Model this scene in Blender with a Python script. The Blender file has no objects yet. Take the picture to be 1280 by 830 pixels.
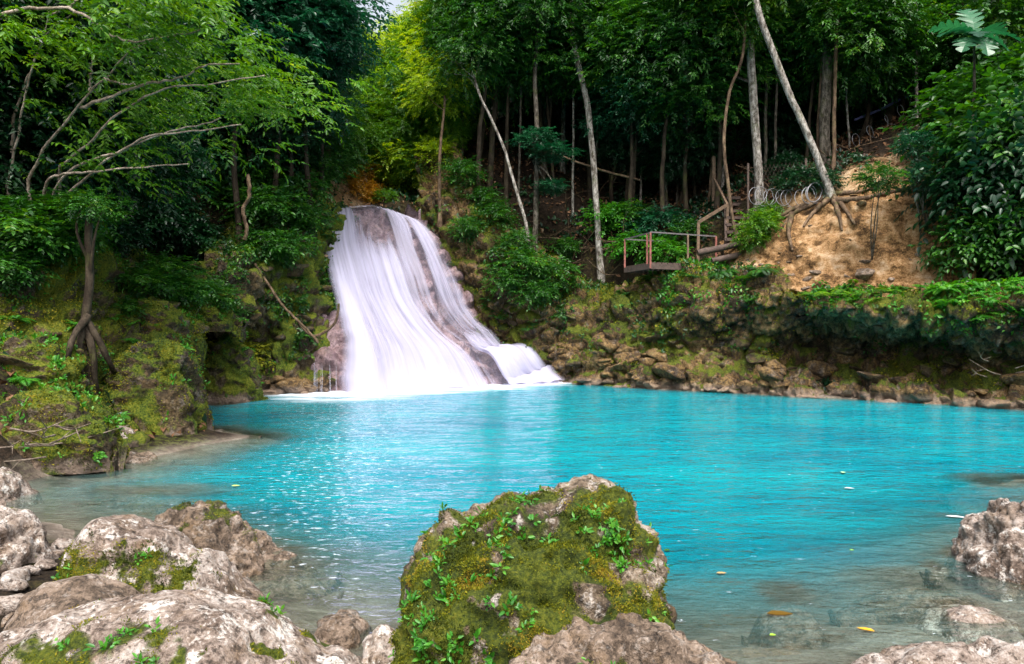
import bpy, math, random
import numpy as np

random.seed(7)
R0 = np.random.default_rng(11)
scene = bpy.context.scene
COL = scene.collection
rad = math.radians

# ------------------------------------------------------------------ camera
H, FPX, HOR = 2.2, 949.0, 400.0          # eye height, focal length and horizon row in photo pixels
cam_d = bpy.data.cameras.new("camera")
cam = bpy.data.objects.new("camera", cam_d)
COL.objects.link(cam)
cam.location = (0, 0, H)
cam.rotation_euler = (rad(90), 0, 0)
cam_d.sensor_width = 36
cam_d.lens = 36 * FPX / 1280
cam_d.shift_y = -(415 - HOR) / 1280
cam_d.clip_start = 0.05
cam_d.clip_end = 2000
scene.camera = cam

# ------------------------------------------------------------------ light
SUN_EL, SUN_AZ = 60, 176                  # azimuth clockwise from +Y
w = bpy.data.worlds.new("World"); scene.world = w; w.use_nodes = True
nt = w.node_tree; nt.nodes.clear()
sky = nt.nodes.new("ShaderNodeTexSky"); sky.sky_type = 'NISHITA'; sky.sun_disc = False
sky.sun_elevation = rad(SUN_EL); sky.sun_rotation = rad(SUN_AZ)
sky.air_density = 1.2; sky.dust_density = 6.0; sky.ozone_density = 1.0
hsv = nt.nodes.new("ShaderNodeHueSaturation"); hsv.inputs['Saturation'].default_value = 0.42
bg = nt.nodes.new("ShaderNodeBackground"); bg.inputs[1].default_value = 0.15
wo = nt.nodes.new("ShaderNodeOutputWorld")
nt.links.new(sky.outputs[0], hsv.inputs['Color']); nt.links.new(hsv.outputs[0], bg.inputs[0]); nt.links.new(bg.outputs[0], wo.inputs[0])
sd = bpy.data.lights.new("sun", 'SUN'); sd.energy = 1.5; sd.angle = rad(14); sd.color = (1, 0.96, 0.88)
sun = bpy.data.objects.new("sun", sd); COL.objects.link(sun)
_a, _e = rad(SUN_AZ), rad(SUN_EL)
from mathutils import Vector
sun.rotation_euler = Vector((math.sin(_a) * math.cos(_e), math.cos(_a) * math.cos(_e), math.sin(_e))).to_track_quat('Z', 'Y').to_euler()
sun.location = (0, 0, 30)
vs = scene.view_settings
vs.view_transform = 'Standard'; vs.look = 'None'; vs.gamma = 1; vs.use_curve_mapping = False; vs.exposure = 1.05
cy = scene.cycles
cy.max_bounces = 7; cy.diffuse_bounces = 3; cy.glossy_bounces = 2; cy.transmission_bounces = 4; cy.transparent_max_bounces = 10
cy.caustics_reflective = False; cy.caustics_refractive = False
cy.use_denoising = True
cy.sample_clamp_indirect = 6

# ------------------------------------------------------------------ numbers
def P(px, py, Y):
    return np.array([(px - 640) / FPX * Y, Y, H - (py - HOR) / FPX * Y])
def G(px, py):
    Y = H * FPX / (py - HOR); return np.array([(px - 640) / FPX * Y, Y, 0.0])

def _hash(ix, iy, iz, seed):
    h = (ix.astype(np.int64) * 374761393 + iy.astype(np.int64) * 668265263 + iz.astype(np.int64) * 2147483647 + seed * 974711) & 0xffffffff
    h = ((h ^ (h >> 13)) * 1274126177) & 0xffffffff
    h = ((h ^ (h >> 16)) * 2246822519) & 0xffffffff
    return (h ^ (h >> 15)) & 0xffffffff
_GR = np.array([[1,1,0],[-1,1,0],[1,-1,0],[-1,-1,0],[1,0,1],[-1,0,1],[1,0,-1],[-1,0,-1],[0,1,1],[0,-1,1],[0,1,-1],[0,-1,-1]], float)
def perlin(p, seed=0):
    p = np.asarray(p, float); i = np.floor(p).astype(np.int64); f = p - i
    u = f * f * f * (f * (f * 6 - 15) + 10); out = 0
    for dx in (0, 1):
        wx = u[:, 0] if dx else 1 - u[:, 0]
        for dy in (0, 1):
            wy = u[:, 1] if dy else 1 - u[:, 1]
            for dz in (0, 1):
                wz = u[:, 2] if dz else 1 - u[:, 2]
                g = _GR[_hash(i[:, 0] + dx, i[:, 1] + dy, i[:, 2] + dz, seed) % 12]
                out = out + wx * wy * wz * (g[:, 0] * (f[:, 0] - dx) + g[:, 1] * (f[:, 1] - dy) + g[:, 2] * (f[:, 2] - dz))
    return out
def fbm(p, octv=4, seed=0, gain=.5):
    p = np.asarray(p, float); a, s, t = 1., 0., 0.
    for k in range(octv):
        s = s + a * perlin(p * 2 ** k + 17.3 * k, seed + k); t += a; a *= gain
    return s / t * 1.6
def worley(p, seed=0):
    p = np.asarray(p, float); i = np.floor(p).astype(np.int64); f1 = np.full(len(p), 9.); f2 = f1.copy(); idc = np.zeros(len(p))
    for dx in (-1, 0, 1):
        for dy in (-1, 0, 1):
            for dz in (-1, 0, 1):
                c = i + [dx, dy, dz]
                h = _hash(c[:, 0], c[:, 1], c[:, 2], seed)
                q = c + np.stack([(h & 1023) / 1023, ((h >> 10) & 1023) / 1023, ((h >> 20) & 1023) / 1023], 1)
                d = np.linalg.norm(p - q, axis=1)
                n = d < f1
                f2 = np.where(n, f1, np.minimum(f2, d)); idc = np.where(n, (h >> 3) % 1000 / 1000., idc); f1 = np.where(n, d, f1)
    return f1, f2, idc
def sstep(a, b, x):
    t = np.clip((x - a) / (b - a), 0, 1); return t * t * (3 - 2 * t)
def unit(v):
    return v / np.maximum(np.linalg.norm(v, axis=-1, keepdims=True), 1e-9)

# ------------------------------------------------------------------ objects
def mesh(name, V, F, smooth=True, **attrs):
    """F: (n,3) or (n,4) int array, or a list of such arrays"""
    me = bpy.data.meshes.new(name)
    Fs = F if isinstance(F, list) else [F]
    V = np.ascontiguousarray(V, dtype=np.float32)
    me.vertices.add(len(V)); me.vertices.foreach_set("co", V.ravel())
    nl = sum(f.size for f in Fs); npoly = sum(len(f) for f in Fs)
    me.loops.add(nl); me.polygons.add(npoly)
    me.loops.foreach_set("vertex_index", np.concatenate([f.ravel() for f in Fs]).astype(np.int32))
    tot = np.concatenate([np.full(len(f), f.shape[1], np.int32) for f in Fs])
    me.polygons.foreach_set("loop_start", np.concatenate([[0], np.cumsum(tot)[:-1]]).astype(np.int32))
    try: me.polygons.foreach_set("loop_total", tot)
    except Exception: pass
    me.polygons.foreach_set("use_smooth", np.full(npoly, smooth, dtype=bool))
    for k, a in attrs.items():
        a = np.asarray(a, np.float32)
        if a.ndim == 1:
            at = me.attributes.new(k, 'FLOAT', 'POINT'); at.data.foreach_set("value", a)
        else:
            at = me.attributes.new(k, 'FLOAT_VECTOR', 'POINT'); at.data.foreach_set("vector", a.ravel())
    me.update(calc_edges=True)
    return me
def tag(o, label=None, cat=None, group=None, kind=None):
    if label: o["label"] = label
    if cat: o["category"] = cat
    if group: o["group"] = group
    if kind: o["kind"] = kind
    return o
def obj(name, me, mat, parent=None):
    if mat is not None and not me.materials: me.materials.append(mat)
    o = bpy.data.objects.new(name, me); COL.objects.link(o)
    if parent is not None: o.parent = parent
    return o
def thing(name, label, cat, loc=(0, 0, 0), group=None):
    o = bpy.data.objects.new(name, None); COL.objects.link(o); o.location = loc; o.empty_display_size = .2
    return tag(o, label, cat, group)
def grid_faces(n, m, wrap=False):
    i = np.arange(n - 1)[:, None]; j = np.arange(m if wrap else m - 1)[None, :]
    j2 = (j + 1) % m
    return np.stack([i * m + j, (i + 1) * m + j, (i + 1) * m + j2, i * m + j2], -1).reshape(-1, 4)
def grid_normals(V, n, m):
    g = V.reshape(n, m, 3); du = np.gradient(g, axis=0); dv = np.gradient(g, axis=1)
    return unit(np.cross(du, dv)).reshape(-1, 3)
def resample(pts, n):
    pts = np.asarray(pts, float); d = np.r_[0, np.cumsum(np.linalg.norm(np.diff(pts[:, :3], axis=0), axis=1))]
    t = np.linspace(0, d[-1], n)
    return np.stack([np.interp(t, d, pts[:, k]) for k in range(pts.shape[1])], 1)
def smooth_path(pts, n):
    """Catmull-Rom through the points, then even spacing"""
    p = np.asarray(pts, float)
    if len(p) < 3: return resample(p, n)
    q = np.vstack([2 * p[0] - p[1], p, 2 * p[-1] - p[-2]]); out = []
    for k in range(len(p) - 1):
        a, b, c, d = q[k:k + 4]
        for t in np.linspace(0, 1, 9)[:-1]:
            out.append(.5 * ((2 * b) + (c - a) * t + (2 * a - 5 * b + 4 * c - d) * t * t + (3 * b - a - 3 * c + d) * t ** 3))
    out.append(p[-1]); return resample(np.array(out), n)
class Bag:
    """collects pieces of geometry that make one part"""
    def __init__(s): s.V = []; s.F3 = []; s.F4 = []; s.n = 0; s.R = []
    def add(s, V, F, rnd=None):
        F = np.asarray(F) + s.n
        (s.F3 if F.shape[1] == 3 else s.F4).append(F)
        s.V.append(V); s.n += len(V); s.R.append(np.full(len(V), R0.random()) if rnd is None else rnd)
    def tube(s, pts, r, sides=7, cap=True, wob=0.0):
        pts = np.asarray(pts, float); n = len(pts); r = np.broadcast_to(np.asarray(r, float), (n,))
        t = unit(np.gradient(pts, axis=0)); ref = np.array([0.31, 0.95, 0.07]) if abs(t[0][2]) > .7 else np.array([0.05, 0.02, 1.])
        a = unit(np.cross(t, ref)); b = np.cross(t, a)
        th = np.linspace(0, 2 * np.pi, sides, endpoint=False)
        rr = r[:, None] * (1 + (wob * (R0.random((n, sides)) - .5) if wob else 0))
        V = pts[:, None] + rr[..., None] * (np.cos(th)[None, :, None] * a[:, None] + np.sin(th)[None, :, None] * b[:, None])
        s.add(V.reshape(-1, 3), grid_faces(n, sides, True))
        if cap:
            for e, rev in ((0, False), (n - 1, True)):
                ring = V[e]; Vc = np.vstack([ring, pts[e][None]]); k = np.arange(sides)
                f = np.stack([k, (k + 1) % sides, np.full(sides, sides)], 1); s.add(Vc, f[:, ::-1] if rev else f)
    def box(s, c, size, rot=None, bev=0.0):
        x, y, z = np.array(size) / 2
        V = np.array([[sx * x, sy * y, sz * z] for sx in (-1, 1) for sy in (-1, 1) for sz in (-1, 1)])
        if rot is not None: V = V @ np.asarray(rot).T
        s.add(V + np.asarray(c), np.array([[0,1,3,2],[4,6,7,5],[0,4,5,1],[2,3,7,6],[0,2,6,4],[1,5,7,3]]))
    def build(s, name, mat, parent=None, base=(0, 0, 0), smooth=True):
        V = np.vstack(s.V) - np.asarray(base, float)
        F = [np.vstack(x) for x in (s.F4, s.F3) if x]
        return obj(name, mesh(name, V, F, smooth, rnd=np.concatenate(s.R)), mat, parent)

# ------------------------------------------------------------------ materials
def newmat(name):
    m = bpy.data.materials.new(name); m.use_nodes = True; m.node_tree.nodes.clear(); return m, m.node_tree
class N:
    def __init__(s, tree): s.t = tree
    def __call__(s, kind, ins=None, **props):
        n = s.t.nodes.new("ShaderNode" + kind)
        for k, v in props.items(): setattr(n, k, v)
        for k, v in (ins or {}).items():
            if hasattr(v, "outputs"): v = v.outputs[0]
            if isinstance(v, bpy.types.NodeSocket): s.t.links.new(v, n.inputs[k])
            else: n.inputs[k].default_value = v
        return n
    def ramp(s, fac, stops, interp='LINEAR'):
        n = s.t.nodes.new("ShaderNodeValToRGB"); n.color_ramp.interpolation = interp
        while len(n.color_ramp.elements) < len(stops): n.color_ramp.elements.new(.5)
        for e, (p, c) in zip(n.color_ramp.elements, stops):
            e.position = p; e.color = (*c, 1) if len(c) == 3 else c
        s.t.links.new(fac if isinstance(fac, bpy.types.NodeSocket) else fac.outputs[0], n.inputs[0]); return n
    def math(s, op, a, b=None, clamp=False):
        n = s.t.nodes.new("ShaderNodeMath"); n.operation = op; n.use_clamp = clamp
        for k, v in enumerate((a, b)):
            if v is None: continue
            if hasattr(v, "outputs"): v = v.outputs[0]
            if isinstance(v, bpy.types.NodeSocket): s.t.links.new(v, n.inputs[k])
            else: n.inputs[k].default_value = v
        return n.outputs[0]
    def mix(s, fac, a, b):
        n = s.t.nodes.new("ShaderNodeMix"); n.data_type = 'RGBA'
        for k, v in ((0, fac), (6, a), (7, b)):
            if hasattr(v, "outputs"): v = v.outputs[0]
            if isinstance(v, bpy.types.NodeSocket): s.t.links.new(v, n.inputs[k])
            else: n.inputs[k].default_value = v if k == 0 else (*v, 1)
        return n.outputs[2]
    def noise(s, vec, scale, detail=4, rough=.6):
        return s("TexNoise", {"Vector": vec, "Scale": scale, "Detail": detail, "Roughness": rough}).outputs[0]

def rock_material(name, stops, moss=0.0, up=0.6, moss_cols=None, scale=1.0, bump=.05, rough=.85, pale_line=True, detail=1.0, moss_thr=.62, crust=.12):
    m, t = newmat(name); n = N(t)
    geo = n("NewGeometry"); pos = geo.outputs['Position']
    n1 = n.noise(pos, 1.1 * scale, 6, .65); n2 = n.noise(pos, 6.5 * scale, 5, .7); n3 = n.noise(pos, 28 * scale, 4, .7)
    mixn = n.math('ADD', n.math('MULTIPLY', n1, .45), n.math('ADD', n.math('MULTIPLY', n2, .4), n.math('MULTIPLY', n3, .25)))
    col = n.ramp(mixn, stops).outputs[0]
    # rust and lichen stains
    st = n.ramp(n.noise(pos, 2.7 * scale, 5, .7), [(.52, (0, 0, 0)), (.68, (1, 1, 1))]).outputs[0]
    col = n.mix(n.math('MULTIPLY', st, .4), col, (.26, .16, .075))
    lic = n.ramp(n.noise(pos, 13 * scale, 4, .75), [(.36, (1, 1, 1)), (.47, (0, 0, 0))]).outputs[0]      # dark lichen
    col = n.mix(n.math('MULTIPLY', lic, .75), col, (.03, .024, .02))
    cru = n.ramp(n.math('ADD', n.math('MULTIPLY', n.noise(pos, 4.3 * scale, 5, .7), .7), n.math('MULTIPLY', n3, .3)), [(.53, (0, 0, 0)), (.62, (1, 1, 1))]).outputs[0]   # pale crust
    col = n.mix(n.math('MULTIPLY', cru, crust), col, (.78, .73, .68))
    if pale_line:   # mineral tide mark just above the water
        z = n("SeparateXYZ", {0: pos}).outputs[2]
        zz = n.math('ADD', z, n.math('MULTIPLY', n2, -.22))
        band = n.ramp(zz, [(.0, (1, 1, 1)), (.16, (0, 0, 0))]).outputs[0]
        col = n.mix(n.math('MULTIPLY', band, .55), col, (.36, .27, .22))
    upz = n("SeparateXYZ", {0: geo.outputs['Normal']}).outputs[2]
    att = n("Attribute", attribute_name="moss").outputs['Fac']
    mm = n.math('ADD', n.math('MULTIPLY', upz, up * .4), n.math('ADD', n.math('MULTIPLY', n2, .55), n.math('MULTIPLY', n1, .5)))
    mm = n.math('ADD', mm, n.math('ADD', n.math('MULTIPLY', att, .9), moss))
    mf = n.ramp(mm, [(min(.97, moss_thr + .0), (0, 0, 0)), (min(1., moss_thr + .13), (1, 1, 1))]).outputs[0]
    mc = n.ramp(n.math('ADD', n.math('MULTIPLY', n3, .6), n.math('MULTIPLY', n1, .45)),
                moss_cols or [(.36, (.014, .026, .005)), (.48, (.055, .08, .008)), (.58, (.15, .18, .013)), (.72, (.27, .24, .03))]).outputs[0]
    fin = n.mix(mf, col, mc)
    vo = n("TexVoronoi", {"Vector": pos, "Scale": 9 * scale}, feature='F1').outputs[0]
    hgt = n.math('ADD', n.math('MULTIPLY', n2, 1.0), n.math('ADD', n.math('MULTIPLY', n3, .45), n.math('MULTIPLY', vo, .35)))
    mbump = n.noise(pos, 75 * scale, 3, .8)
    hgt = n.math('ADD', hgt, n.math('MULTIPLY', n.math('MULTIPLY', mf, mbump), .8))
    bp = n("Bump", {"Strength": .9, "Distance": bump * detail, "Height": hgt})
    b = n("BsdfPrincipled", {"Base Color": fin, "Roughness": rough, "Normal": bp, "Specular IOR Level": .3})
    n("OutputMaterial", {0: b}); return m

def leaf_material(name, stops, trans=.35, rough=.42, spec=.5):
    m, t = newmat(name); n = N(t)
    r = n("Attribute", attribute_name="rnd").outputs['Fac']
    oi = n("ObjectInfo").outputs['Random']
    f = n.math('ADD', n.math('MULTIPLY', r, .88), n.math('MULTIPLY', oi, .12))
    c = n.ramp(f, stops).outputs[0]
    geo = n("NewGeometry")
    b = n("BsdfPrincipled", {"Base Color": c, "Roughness": rough, "Specular IOR Level": spec})
    hs = n("HueSaturation", {"Hue": .485, "Saturation": 1.15, "Value": 1.5, "Color": c})
    tr = n("BsdfTranslucent", {"Color": hs})
    mx = n("MixShader", {0: trans, 1: b, 2: tr}); n("OutputMaterial", {0: mx}); return m

def bark_material(name, dark, light, thr=.5, scale=1.):
    m, t = newmat(name); n = N(t)
    geo = n("NewGeometry"); mp = n("Mapping", {"Vector": geo.outputs['Position'], "Scale": (1, 1, .45)})
    a = n.noise(mp.outputs[0], 7 * scale, 5, .7); b2 = n.noise(geo.outputs['Position'], 30 * scale, 3, .7)
    f = n.math('ADD', n.math('MULTIPLY', a, .7), n.math('MULTIPLY', b2, .3))
    c = n.ramp(f, [(thr - .1, dark), (thr + .02, [(x + y) / 2 for x, y in zip(dark, light)]), (thr + .1, light)]).outputs[0]
    mo = n.ramp(n.noise(geo.outputs['Position'], 2.2, 4, .7), [(.55, (0, 0, 0)), (.7, (1, 1, 1))]).outputs[0]
    c = n.mix(n.math('MULTIPLY', mo, .5), c, (.09, .11, .02))
    bp = n("Bump", {"Strength": .7, "Distance": .03, "Height": f})
    b = n("BsdfPrincipled", {"Base Color": c, "Roughness": .85, "Normal": bp, "Specular IOR Level": .25}); n("OutputMaterial", {0: b}); return m

def plain_material(name, c, rough=.7, metal=0., var=.35, scale=18):
    m, t = newmat(name); n = N(t)
    geo = n("NewGeometry"); a = n.noise(geo.outputs['Position'], scale, 5, .7)
    cc = n.ramp(a, [(.3, [x * (1 - var) for x in c]), (.7, [min(1, x * (1 + var)) for x in c])]).outputs[0]
    bp = n("Bump", {"Strength": .4, "Distance": .01, "Height": a})
    b = n("BsdfPrincipled", {"Base Color": cc, "Roughness": rough, "Metallic": metal, "Normal": bp}); n("OutputMaterial", {0: b}); return m

M = {}
M['pale_rock'] = rock_material('pale_limestone', [(.41, (.035, .026, .02)), (.49, (.14, .10, .078)), (.56, (.30, .235, .195)), (.63, (.45, .39, .35)), (.72, (.66, .61, .58))], moss=-.25, up=.0, bump=.06, pale_line=False, scale=1.5, crust=.9)
M['brown_rock'] = rock_material('brown_rock', [(.43, (.014, .009, .006)), (.51, (.062, .037, .017)), (.58, (.19, .115, .042)), (.70, (.38, .27, .14))], moss=-.12, up=.4, bump=.09)
M['moss_rock'] = rock_material('mossy_bank_rock', [(.43, (.014, .01, .006)), (.52, (.05, .035, .018)), (.61, (.12, .085, .042)), (.75, (.25, .185, .11))], moss=.0, up=.5, bump=.08,
                               moss_cols=[(.38, (.012, .028, .005)), (.47, (.05, .09, .008)), (.56, (.15, .19, .012)), (.66, (.28, .26, .03)), (.78, (.36, .24, .05))])
M['tan_rock'] = rock_material('tan_pitted_rock', [(.42, (.03, .021, .016)), (.5, (.11, .078, .055)), (.58, (.24, .175, .13)), (.70, (.44, .36, .30))], moss=-.22, up=.0, bump=.07, pale_line=False, scale=1.4, crust=.25)
M['boulder_rock'] = rock_material('boulder_rock', [(.42, (.022, .016, .011)), (.5, (.085, .06, .038)), (.58, (.22, .165, .115)), (.68, (.47, .41, .35))], moss=-.25, up=.0, bump=.07, pale_line=False, scale=1.4, crust=.5)
M['wet_rock'] = rock_material('wet_purple_rock', [(.36, (.04, .025, .028)), (.5, (.16, .10, .11)), (.62, (.30, .21, .23)), (.75, (.45, .36, .40))], moss=-.42, up=.2, bump=.05, rough=.4, pale_line=False)
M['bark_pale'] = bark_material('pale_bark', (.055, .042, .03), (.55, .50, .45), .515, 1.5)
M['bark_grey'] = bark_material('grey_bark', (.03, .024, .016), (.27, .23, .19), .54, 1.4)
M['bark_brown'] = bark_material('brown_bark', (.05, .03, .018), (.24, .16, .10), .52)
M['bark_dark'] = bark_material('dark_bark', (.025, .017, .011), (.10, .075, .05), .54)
M['stick'] = bark_material('dead_wood', (.16, .115, .085), (.55, .46, .39), .49)
M['driftwood'] = bark_material('driftwood', (.07, .05, .036), (.30, .24, .19), .5)
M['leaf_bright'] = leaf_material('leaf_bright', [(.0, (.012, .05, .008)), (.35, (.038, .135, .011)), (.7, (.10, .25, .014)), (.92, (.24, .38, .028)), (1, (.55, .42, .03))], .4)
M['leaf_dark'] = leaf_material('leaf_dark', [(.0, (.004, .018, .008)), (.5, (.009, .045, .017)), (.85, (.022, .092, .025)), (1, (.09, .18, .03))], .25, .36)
M['leaf_mid'] = leaf_material('leaf_mid', [(.0, (.008, .036, .009)), (.45, (.022, .10, .014)), (.8, (.062, .20, .02)), (1, (.20, .32, .028))], .32, .4)
M['leaf_blue'] = leaf_material('leaf_blue', [(.0, (.005, .03, .014)), (.5, (.012, .075, .033)), (.9, (.05, .19, .085)), (1, (.16, .34, .16))], .3, .34)
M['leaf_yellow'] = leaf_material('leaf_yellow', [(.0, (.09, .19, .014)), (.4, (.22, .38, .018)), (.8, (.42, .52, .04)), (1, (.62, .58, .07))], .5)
M['leaf_orange'] = leaf_material('leaf_orange', [(.0, (.16, .10, .015)), (.5, (.40, .20, .02)), (1, (.60, .40, .05))], .4)
M['litter'] = leaf_material('leaf_litter', [(.0, (.05, .025, .012)), (.5, (.16, .08, .04)), (.85, (.33, .19, .11)), (1, (.45, .33, .22))], .05, .8, .2)
M['moss_leaf'] = leaf_material('moss_tuft', [(.0, (.016, .026, .004)), (.3, (.05, .07, .007)), (.55, (.15, .17, .011)), (.8, (.29, .28, .02)), (1, (.34, .23, .04))], .3, .7, .15)
M['herb'] = leaf_material('herb_leaf', [(.0, (.02, .11, .012)), (.5, (.05, .24, .018)), (1, (.16, .40, .04))], .35, .4)
M['deck'] = plain_material('weathered_deck', (.09, .06, .048), .85, 0, .5, 9)
M['rust'] = plain_material('faded_red_paint', (.26, .085, .065), .7, 0, .6, 9)
M['rail'] = plain_material('grey_rail', (.16, .14, .14), .6, .2, .4)
M['wire'] = plain_material('galvanised_wire', (.28, .28, .30), .5, .4, .3)
M['blue_pipe'] = plain_material('blue_pipe', (.16, .17, .42), .4)
M['post_tan'] = plain_material('tan_post', (.17, .11, .07), .85, 0, .5, 9)

# ------------------------------------------------------------------ terrain
SHORE = [(-7.2, 9.2), *[tuple(G(*p)[:2]) for p in ((40, 600), (120, 586), (190, 572), (260, 556), (318, 546), (262, 536), (205, 531))], (-7.9, 18.5),
         *[tuple(G(*p)[:2]) for p in ((235, 500), (310, 495), (390, 491), (430, 490))], (-4.0, 24.3), (-1.0, 26.0), *[tuple(G(*p)[:2]) for p in ((700, 478), (760, 482), (830, 487), (900, 490), (1000, 496), (1100, 500), (1200, 506), (1280, 512), (1360, 520))],
         (14.5, 15), (12, 12), (9.3, 10), (7, 8.4), (5.4, 7), (4.5, 5.6), (3.0, 4.5), (1.5, 4.3), (0, 4.5), (-1, 5.0), (-2, 5.7), (-3, 6.6), (-4.6, 8.0), (-6.0, 8.8)]
SHORE = np.array(SHORE)
def shore_dist(x, y):
    """positive on land, negative in the pool"""
    p = np.stack([x, y], 1); d = np.full(len(p), 1e9); ins = np.zeros(len(p), bool)
    for a, b in zip(SHORE, np.roll(SHORE, -1, 0)):
        ab = b - a; t = np.clip(((p - a) @ ab) / (ab @ ab), 0, 1)
        d = np.minimum(d, np.linalg.norm(p - a - t[:, None] * ab, axis=1))
        c = ((a[1] > p[:, 1]) != (b[1] > p[:, 1])) & (p[:, 0] < (b[0] - a[0]) * (p[:, 1] - a[1]) / (b[1] - a[1] + 1e-12) + a[0])
        ins ^= c
    return np.where(ins, -d, d)
_ctl = [P(*q) for q in (
    (0, 560, 10), (0, 480, 11.5), (0, 400, 13), (0, 330, 14.5), (0, 260, 16.5), (0, 150, 20), (0, 60, 26), (100, 540, 12.6), (100, 480, 13.4), (100, 430, 14.2), (60, 350, 15.5),
    (160, 500, 14.5), (200, 440, 15.8), (150, 400, 16), (150, 330, 18), (220, 470, 17.2), (240, 400, 18.8), (230, 340, 20.5), (200, 240, 23), (200, 120, 29), (300, 330, 23.5), (300, 240, 25),
    (350, 300, 25), (390, 240, 26.8), (350, 180, 28), (400, 120, 34), (300, 60, 36), (385, 170, 29),
    (425, 262, 28.5), (450, 263, 29), (500, 266, 29), (440, 255, 33), (490, 255, 34), (470, 245, 40), (480, 215, 50), (480, 180, 60), (450, 300, 28), (500, 340, 28), (560, 400, 29),
    (540, 240, 31.5), (580, 230, 30.8), (560, 200, 32.5), (590, 180, 33.5), (590, 290, 30), (620, 300, 29.8), (600, 350, 29.6), (640, 380, 29.2), (660, 310, 29.6), (700, 430, 28.8), (700, 330, 29.4),
    (750, 350, 27.8), (750, 420, 27.0), (800, 340, 27.5), (800, 400, 26.4), (870, 332, 26.6), (870, 400, 25.4), (930, 312, 25.6), (940, 380, 24.2),
    (1000, 340, 23.4), (1050, 375, 22.6), (1150, 385, 21.6), (1230, 375, 20.2), (1330, 370, 19.2),
    (960, 290, 24.6), (1000, 265, 24), (1040, 240, 24.6), (1100, 245, 24), (1150, 235, 23.6), (1190, 290, 22), (1100, 325, 22.6), (1060, 350, 22.4), (1180, 345, 21.4),
    (1280, 330, 19.4), (1250, 250, 21), (1290, 150, 23), (1340, 60, 26), (1100, 150, 30), (1180, 115, 29), (1020, 180, 31), (900, 230, 30), (850, 250, 31), (760, 250, 32), (760, 190, 36),
    (650, 230, 32), (620, 150, 38), (900, 140, 40), (1000, 90, 42), (1200, 50, 37), (700, 90, 46), (1280, 0, 36))]
_ctl += [np.array(q, float) for q in ((-34, 60, 34), (-20, 60, 28), (-26, 40, 20), (-26, 25, 14), (-20, 14, 8), (-14, 7, 3.5), (-9, 5, 1.2), (-9, 0, 1.2), (0, 0, .4), (0, 2.5, .1), (-3, 3.5, .2), (3, 3, .05), (6, 5, .3), (8, 0, 1), (10, 7, 1.2),
         (16, 11, 3), (18, 16, 4.5), (24, 10, 6), (20, 0, 4), (26, 22, 12), (30, 40, 24), (20, 60, 33), (34, 60, 36), (5, 60, 28), (-20, 0, 5), (-6.5, 7, .35), (-8.5, 8.5, .8))]
_ctl += [np.array([x, y, .04]) for x, y in SHORE]
_ctl = np.array(_ctl)
_c2 = .5
_A = np.sqrt(((_ctl[:, None, :2] - _ctl[None, :, :2]) ** 2).sum(-1) + _c2)
_A = np.block([[_A - np.eye(len(_ctl)) * .05, np.ones((len(_ctl), 1))], [np.ones((1, len(_ctl))), np.zeros((1, 1))]])
_W = np.linalg.solve(_A, np.r_[_ctl[:, 2], 0])
def rbf(x, y):
    o = np.full(len(x), _W[-1])
    for k, (a, b, _) in enumerate(_ctl): o += _W[k] * np.sqrt((x - a) ** 2 + (y - b) ** 2 + _c2)
    return o
def terr(x, y, detail=True):
    x = np.atleast_1d(np.asarray(x, float)); y = np.atleast_1d(np.asarray(y, float))
    d = shore_dist(x, y); z = rbf(x, y)
    q = np.stack([x, y, np.zeros(len(x))], 1)
    if detail: z = z + (.28 * np.abs(fbm(q * [1.1, .9, 1], 4, 13)) * np.exp(-(((x - 10.5) / 3.5) ** 2 + ((y - 23.4) / 2) ** 2)) + .35 * fbm(q * .45, 4, 3) + .10 * fbm(q * 2.2, 3, 5)) * sstep(0, 2.5, d)
    hold = np.where(((x > 2.2) & (y > 12)) | ((x < -4.6) & (y > 17.5)), 1., 0.)
    z = np.where(hold > 0, np.minimum(z, .1 + np.maximum(0, z) * sstep(1.9, 2.9, d)), z)
    z = np.maximum(z, .05 + .12 * np.minimum(np.maximum(d, 0), 1))
    k = .16 + .6 * sstep(9.5, 16, y + .0 * x)
    lf = sstep(-3., -5., x) * sstep(17.5, 14.5, y); k = k * (1 - lf) + .13 * lf
    bed = -np.minimum(1.9, k * -d + .25 * sstep(.8, 3, -d)) - .03 + .07 * fbm(q * 1.3, 3, 8)
    return np.where(d > 0, z * sstep(-.05, .5, d), np.minimum(bed, .0))

# ground mesh
gx = np.arange(-36, 36.01, .24); gy = np.arange(-4, 62.01, .24)
GX, GY = np.meshgrid(gx, gy, indexing='ij'); fx, fy = GX.ravel(), GY.ravel()
gz = terr(fx, fy); gd = shore_dist(fx, fy)
ppx = 640 + fx / np.maximum(fy, 1) * FPX; ppy = HOR - (gz - H) / np.maximum(fy, 1) * FPX
q3 = np.stack([fx, fy, gz], 1)
m_d = sstep(2.9, 2.0, np.hypot((fx - 10.8) / 1.25, (fy - 23.2)) + .6 * fbm(q3 * .8, 3, 21)) * sstep(3.0, 3.7, gz + .3 * fbm(q3, 3, 22))
m_d = np.maximum(m_d, .8 * sstep(2, 1.2, np.hypot(fx - -7.2, fy - 28.6) + .4 * fbm(q3, 3, 23)))
m_bed = sstep(.5, -.1, gd + .3 * fbm(q3 * 1.2, 3, 24))
m_moss = sstep(-.1, .35, fbm(q3 * .5, 4, 25)) * np.where(fx < -5.5, 1, .35)
ter_me = mesh('terrain', q3, grid_faces(len(gx), len(gy)), True, dirt=m_d, bed=m_bed, moss=m_moss)
tm, t_ = newmat('forest_floor'); n = N(t_)
geo = n("NewGeometry"); pos = geo.outputs['Position']
a1 = n.noise(pos, 1.3, 6, .7); a2 = n.noise(pos, 9, 5, .7); a3 = n.noise(pos, 35, 3, .7)
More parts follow.
